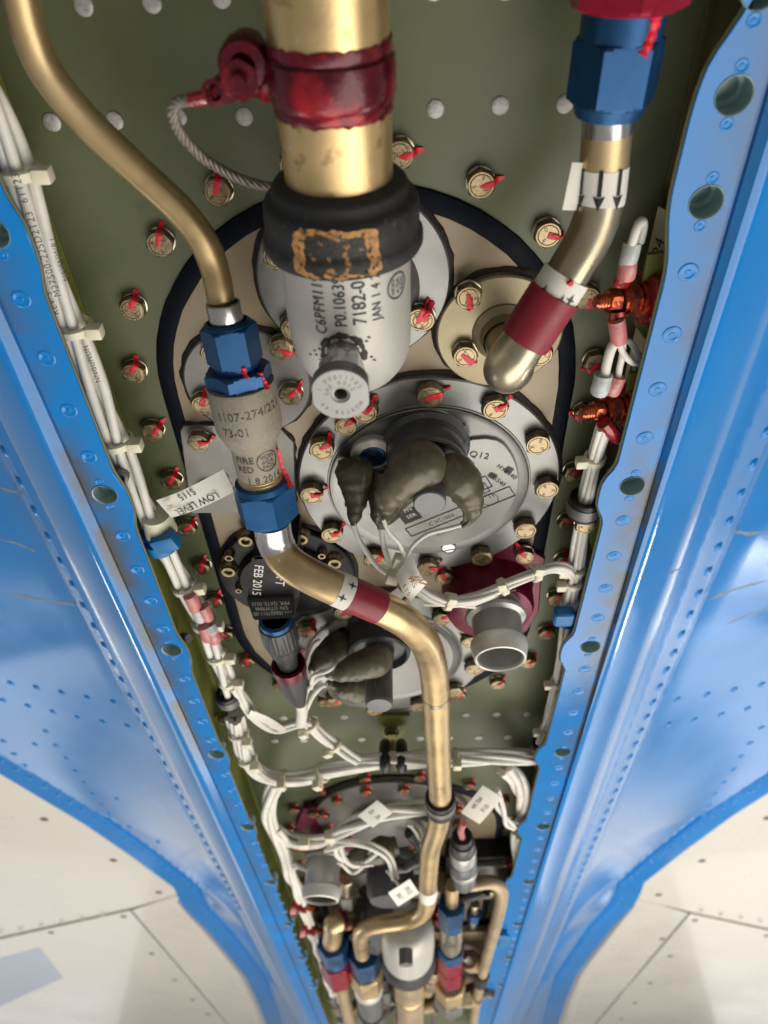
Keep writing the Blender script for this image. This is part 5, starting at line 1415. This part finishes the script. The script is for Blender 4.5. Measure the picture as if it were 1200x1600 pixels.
for pts, n_, r_, R_ in (([P(432, 1222, 298), P(424, 1245, 300), P(420, 1270, 300), P(428, 1296, 300), P(442, 1330, 298), P(456, 1370, 298), P(474, 1408, 300)], 4, 3.0, 4.4),
                        ([P(430, 1296, 299), P(450, 1312, 296), P(480, 1316, 292), P(512, 1308, 288), P(540, 1292, 284), P(570, 1280, 282), P(606, 1268, 284), P(668, 1262, 290)], 4, 2.8, 4.4),
                        ([P(452, 1350, 298), P(475, 1354, 292), P(500, 1354, 290)], 2, 2.6, 2.6),
                        ([P(520, 1300, 286), P(528, 1330, 280), P(548, 1344, 278), P(580, 1348, 282)], 4, 2.6, 3.6)):
    pth = strands(fb, spline(pts, 8), n_, r_, R_, .7, False)
for px, py in ((475, 1318), (516, 1308), (530, 1330)):
    build('cable_tie', MB().rbox(10, 12, 9, 1.5, Matrix.Translation(P(px, py, 283))), 'tie', fb)
def ftag(px, py, ang, L_, W_, z, lab, lines, group=None):
    t = thing('wire_tag', lab, 'tag', P(px, py, z))
    c = P(px, py, z); a = math.radians(ang); e = P(px + 30 * math.cos(a), py - 30 * math.sin(a), z); ux = (e - c).normalized(); uy = V((ux.y, -ux.x, 0))
    tilt = (uy + V((0, 0, .5))).normalized()
    f = frame(c, ux.cross(tilt), ux)
    if (f.to_3x3() @ V((0, 0, 1))).z > 0: f = frame(c, -ux.cross(tilt), ux)
    build('strip', MB().rbox(L_, W_, .7, .25, f), 'paper', t)
    mb = MB()
    for k, s_ in enumerate(lines): text(mb, s_, W_ * .30, lambda u, v, k=k: f @ V((u, v + W_ * (.2 - .42 * k), .5)))
    build('lettering', mb, 'ink', t, None)
    return t
ftag(586, 1272, 38, 36, 17, 272, 'white tag over the far red flange, beside the long pipe', ['014', 'SW'])
ftag(752, 1258, 50, 56, 19, 276, 'long white tag above the dark barrel connector at right', ['WR 7004', 'P1101'])
ftag(631, 1395, -55, 40, 24, 250, 'white tag tied over the round black cap', ['S/N 22', '104-7'])
build('wire', MB().tube(spline([P(604, 1360, 268), P(614, 1372, 262), P(624, 1384, 252)], 5), 1.4, 8), 'wire', fb)
# right: barrel connector, bracket, union stack, tan pipe
def stack(lab, nm, cat, pts, z0, steps):
    a, b = P(*pts[0]), P(*pts[1]); t = thing(nm, lab, cat, a); ax = (b - a).normalized(); f = frame(a, ax, (1, 0, 0)); Ln = (b - a).length
    for name, kind, r, u0, u1, mt in steps:
        z0_, z1_ = u0 * Ln, u1 * Ln; r *= .66
        if kind == 'h': build(name, MB().hexa(r * 2, z0_, z1_, f @ Matrix.Rotation(.3, 4, 'Z'), .1, 6), mt, t, 25)
        else: build(name, MB().solid([(r * .93, z0_), (r, z0_ + (z1_ - z0_) * .15), (r, z0_ + (z1_ - z0_) * .85), (r * .93, z1_)], f, 28), mt, t, 30)
    return t
stack('dark barrel connector with pale rings under the long white tag', 'barrel_connector', 'connector', ((722, 1306, 282), (725, 1378, 282)), 0,
      [('plug', 'r', 15, 0, .12, 'black_plastic'), ('cap', 'r', 18, .1, .26, 'cap_grey'), ('ring', 'r', 20, .26, .48, 'spout_grey'), ('shell', 'r', 21, .48, .66, 'post_grey'), ('ring', 'r', 21.5, .66, .74, 'spout_grey'), ('shell', 'r', 19, .74, 1, 'post_grey')])
build('wire', MB().tube(spline([P(722, 1308, 280), P(720, 1298, 276), P(724, 1286, 274)], 5), 3.2, 8), 'splice_pink', fb)
un = stack('blue and red union stack down the right of the white bowl', 'pipe_union', 'pipe fitting', ((706, 1398, 280), (703, 1585, 280)), 0,
      [('tube', 'r', 11, -.05, .06, 'gold_pipe'), ('nut', 'h', 21, .05, .13, 'blue_anodized'), ('nut', 'h', 19, .13, .18, 'blue_anodized_light'), ('body', 'r', 21, .18, .34, 'grey_gold'), ('nut', 'h', 23, .34, .40, 'blue_anodized_light'),
       ('nut', 'h', 23, .40, .5, 'red_anodized'), ('label', 'r', 22, .44, .48, 'paper'), ('nut', 'h', 24, .5, .6, 'red_anodized'), ('ring', 'r', 20, .6, .64, 'blue_anodized_light'), ('body', 'h', 30, .64, .76, 'gold_pipe'), ('nut', 'h', 32, .76, .86, 'alu'), ('stub', 'r', 16, .86, 1.0, 'steel')])
tp = thing('tan_pipe', 'thin tan pipe turning down along the right edge of the far bay', 'pipe', P(770, 1450, 285))
tpp = resample(spline([P(700, 1384, 286), P(735, 1382, 286), P(765, 1378, 286), P(781, 1386, 285), P(784, 1402, 284), P(776, 1440, 284), P(762, 1490, 284), P(752, 1530, 284), P(742, 1580, 284), P(736, 1640, 284)], 8), 3)
build('tube', MB().tube(tpp, 7.4, 24), 'tan_pipe', tp)
build('clip', MB().tube(sub(tpp, (754, 1522), (751, 1536)), 10, 20), 'black_plastic', tp)
hb = thing('support_bar', 'grey support bar under the barrel connector', 'bar', P(735, 1388, 292))
build('bar', MB().rbox(150, 22, 20, 2, Matrix.Translation(P(738, 1386, 300)) @ Matrix.Rotation(.06, 4, 'Z')), 'grey_gold', hb)
build('link', MB().tube([P(718, 1404, 286), P(760, 1390, 286)], 7, 12), 'black_plastic', hb)
# white bowl and big tube
bw = thing('fuel_tube', 'thick tan tube with a white bowl end in a black ring, at bottom centre', 'tube', P(638, 1500, 270))
bA = P(636, 1448, 276); 
Bf = frame(bA, (0, 1, 0), (1, 0, 0))
build('bowl', MB().lathe([(.01, -12), (20, -11), (28, -4), (32, 16), (33, 60), (32, 120)], Bf, 48), 'alu_white', bw, 40)
yq = P(640, 1492, 250).y - bA.y
build('ring', MB().lathe([(32, 100), (34, 104), (36, 112), (36, 138), (33, 144), (22, 146)], Bf, 48), 'rubber', bw, 40)
build('drain', MB().hexa(15, 0, 16, down(P(634, 1483, 243)), .1, 6), 'steel', bw, 25)
build('tube', MB().lathe([(20, 130), (21.5, 160), (21.5, 900)], Bf, 48), 'tan_pipe', bw, 40)
build('collar', MB().lathe([(21.5, 300), (23, 302), (23, 310), (21.5, 312)], Bf, 48), 'gold_pipe', bw, 40)
# left: two gold elbows, nuts, box
e1_ = stack('blue and red nut stack at the foot of the left gold elbow', 'pipe_union', 'pipe fitting', ((519, 1472, 282), (530, 1530, 282)), 0, [('nut', 'h', 26, 0, .3, 'blue_anodized'), ('ring', 'r', 26, .3, .42, 'blue_anodized_light'), ('nut', 'h', 27, .42, .95, 'red_anodized')])
build('elbow', MB().tube(resample(fillet([P(546, 1436, 290), P(522, 1440, 284), P(518, 1476, 282)], 30, 8), 4), 12, 20), 'gold_pipe', e1_)
build('red_band', MB().tube([P(537, 1436, 288), P(531, 1438, 286)], 13, 20), 'dark_red', e1_)
build('tube', MB().tube([P(529, 1525, 282), P(543, 1580, 282), P(554, 1640, 282)], 10, 20), 'tan_pipe', e1_)
e2_ = stack('gold union with a white ring standing on a grey box', 'pipe_union', 'pipe fitting', ((568, 1490, 278), (582, 1590, 278)), 0, [('nut', 'h', 26, 0, .2, 'blue_anodized'), ('body', 'h', 30, .2, .42, 'gold_pipe'), ('ring', 'r', 32, .42, .5, 'spout_rim'), ('box', 'r', 30, .5, .85, 'post_grey'), ('foot', 'r', 35, .85, 1.0, 'steel')])
for (px, py), lab in (((474, 1416), 'upper far red stud against the left lip'), ((488, 1452), 'lower far red stud against the left lip')):
    t = thing('terminal_stud', lab, 'terminal', P(px, py, 296), 'red lacquered terminal studs'); ax = frame(P(px, py, 296), (1, 0, -.3), (0, 0, 1))
    build('nut', MB().hexa(13, -4, 5, ax), 'wet_red', t, 25); build('base', MB().lathe([(.01, -12), (14, -11), (11, -5), (4, -3)], ax, 20), 'wet_red', t); build('thread', MB().solid([(3.5, 5), (3.5, 13)], ax, 14), 'copper_red', t)
# right side far wires
fw = thing('far_bundle', 'grey white wires curving down the right edge of the far bay', 'wires', P(815, 1300, 300))
for pts, n_, r_, R_ in (([P(786, 1200, 298), P(806, 1218, 298), P(818, 1245, 300), P(820, 1270, 302), P(814, 1290, 304)], 4, 3.4, 4.8), ([P(812, 1300, 300), P(812, 1350, 300), P(800, 1400, 300), P(790, 1450, 300), P(778, 1520, 300)], 4, 3.6, 5.0), ([P(778, 1238, 284), P(780, 1260, 284), P(792, 1284, 288), P(806, 1296, 294)], 2, 2.2, 2.6)):
    strands(fw, spline(pts, 8), n_, r_, R_, .8, False)
bs = thing('blue_strap', 'small blue strap on the far right wires, low in the bay', 'strap', P(786, 1458, 292)); build('band', MB().tube([P(787, 1450, 296), P(784, 1466, 296)], 11, 16), 'blue_strap', bs); build('head', MB().rbox(18, 16, 12, 3, Matrix.Translation(P(781, 1458, 286))), 'blue_strap', bs)
bxs = thing('junction_box', 'dark junction box on the right of the far panel, beside the barrel connector', 'box', P(775, 1320, 315))
build('case', MB().rbox(105, 120, 22, 3, Matrix.Translation((92, 905, 318))), 'black_paint', bxs); build('lid', MB().rbox(60, 70, 8, 2, Matrix.Translation((98, 890, 305))), 'alu_dark', bxs)
for k in range(4): bolt(bxs, 60 + 22 * k, 860 + 14 * (k % 2), 307, 70)
lk = thing('blanking_plate', 'long pale panel between the union stack and the tan pipe', 'plate', (75, 1290, H))
build('plate', MB().rbox(110, 420, 10, 2, Matrix.Translation((82, 1340, 318))), 'tan_coat', lk)
for k in range(7): bolt(lk, 40, 1170 + 55 * k, 313, None); bolt(lk, 122, 1170 + 55 * k, 313, None)

# small fittings crowding the far end
rs = random.Random(21)
def farfit(lab, nm, cat, a, b, r, mats):
    t = thing(nm, lab, cat, P(*a)); p0, p1 = P(*a), P(*b); n_ = len(mats); ax = p1 - p0
    for k, (mt, q) in enumerate(mats):
        f = frame(p0.lerp(p1, k / n_), ax, (0, 0, 1))
        if k % 2: build('nut', MB().hexa(r * 2 * q, 0, ax.length / n_ * .95, f), mt, t, 25)
        else: build('barrel', MB().solid([(r * q * .9, 0), (r * q, 1.5), (r * q, ax.length / n_ - 1.5), (r * q * .9, ax.length / n_)], f, 22), mt, t, 30)
    return t
farfit('dull steel pipe crossing at bottom left below the white ring union', 'cross_pipe', 'pipe', (540, 1578, 288), (618, 1562, 288), 9, [('steel', .8), ('grey_gold', 1.2), ('steel', .8), ('splice_pink', .9), ('steel', .8)])
farfit('brown cross fitting beside the tan tube, lower right', 'cross_pipe', 'pipe', (664, 1572, 286), (768, 1548, 286), 12, [('tan_pipe', .9), ('steel', 1.2), ('post_grey', 1.1), ('tan_pipe', 1.2), ('steel', .8)])
farfit('tan elbow stub right of the black ringed bowl', 'pipe_stub', 'pipe', (678, 1512, 288), (668, 1548, 288), 11, [('tan_pipe', 1), ('grey_gold', 1.15), ('tan_pipe', .9)])
farfit('small brass and steel fitting right of the union stack', 'pipe_stub', 'pipe', (725, 1492, 292), (748, 1512, 292), 10, [('alu', .7), ('tan_pipe', 1.2), ('alu_dark', .9)])
farfit('dark vertical tube behind the left gold elbow', 'dark_tube', 'pipe', (541, 1372, 308), (545, 1430, 300), 9, [('grey_gold', 1), ('alu_dark', 1.1), ('grey_gold', 1)])
farfit('small grey plug on the left lip side, low in the bay', 'wall_plug', 'plug', (508, 1500, 300), (522, 1540, 300), 8, [('alu', .8), ('steel', 1.2), ('alu', .8)])
farfit('steel clamp bolt at the bottom left edge of the bay', 'clamp_bolt', 'bolt', (518, 1555, 300), (536, 1590, 300), 9, [('steel', .9), ('grey_gold', 1.1), ('black_plastic', 1.2)])
farfit('dark hose clamp between the gold union and the tan tube', 'hose_clamp', 'clamp', (598, 1520, 296), (604, 1570, 296), 14, [('black_plastic', .9), ('alu_dark', 1.0), ('black_plastic', 1.0)])
fw2 = thing('far_bundle', 'thin grey wires strung low along the left lip in the far bay', 'wires', P(500, 1500, 302))
strands(fw2, spline([P(470, 1400, 303), P(486, 1450, 302), P(504, 1500, 302), P(520, 1550, 302), P(540, 1610, 302)], 8), 5, 2.6, 5.0, .8, False)
farfit('thin brass line running low between the left unions and the tan tube', 'thin_line', 'pipe', (604, 1470, 300), (618, 1600, 300), 4, [('grey_gold', 1), ('tan_pipe', 1.5), ('grey_gold', 1), ('steel', 1.6), ('grey_gold', 1)])
farfit('thin steel line right of the tan tube, under the brown cross fitting', 'thin_line', 'pipe', (676, 1480, 302), (678, 1600, 302), 4, [('steel', 1), ('blue_anodized', 1.8), ('steel', 1), ('grey_gold', 1.6), ('steel', 1)])
farfit('small red capped plug on the far plate, left of the union stack', 'red_plug', 'plug', (684, 1420, 304), (686, 1446, 300), 6, [('red_anodized', 1), ('red_anodized', 1.3), ('steel', .8)])
farfit('small blue nut on a brass stub under the tan pipe bend', 'small_union', 'pipe fitting', (742, 1412, 300), (738, 1446, 298), 7, [('grey_gold', .8), ('blue_anodized_light', 1.1), ('grey_gold', .8)])
fw3 = thing('far_bundle', 'white wires looping between the black cap and the far silver pump', 'wires', P(560, 1350, 285))
for pts in ([P(512, 1326, 284), P(540, 1316, 276), P(575, 1322, 272), P(606, 1340, 270), P(618, 1372, 262)], [P(530, 1345, 284), P(552, 1360, 280), P(566, 1350, 276), P(590, 1328, 274)], [P(640, 1286, 286), P(655, 1300, 282), P(662, 1318, 282)]):
    strands(fw3, spline(pts, 8), 3, 1.9, 2.6, .6, False)
bxl = thing('junction_box', 'black low box under the left gold elbow at the far end', 'box', P(555, 1500, 318))
build('case', MB().rbox(70, 260, 26, 3, Matrix.Translation((-62, 1330, 316))), 'black_paint', bxl)
for k in range(3): bolt(bxl, -80 + 18 * k, 1220 + 40 * k, 303, None)
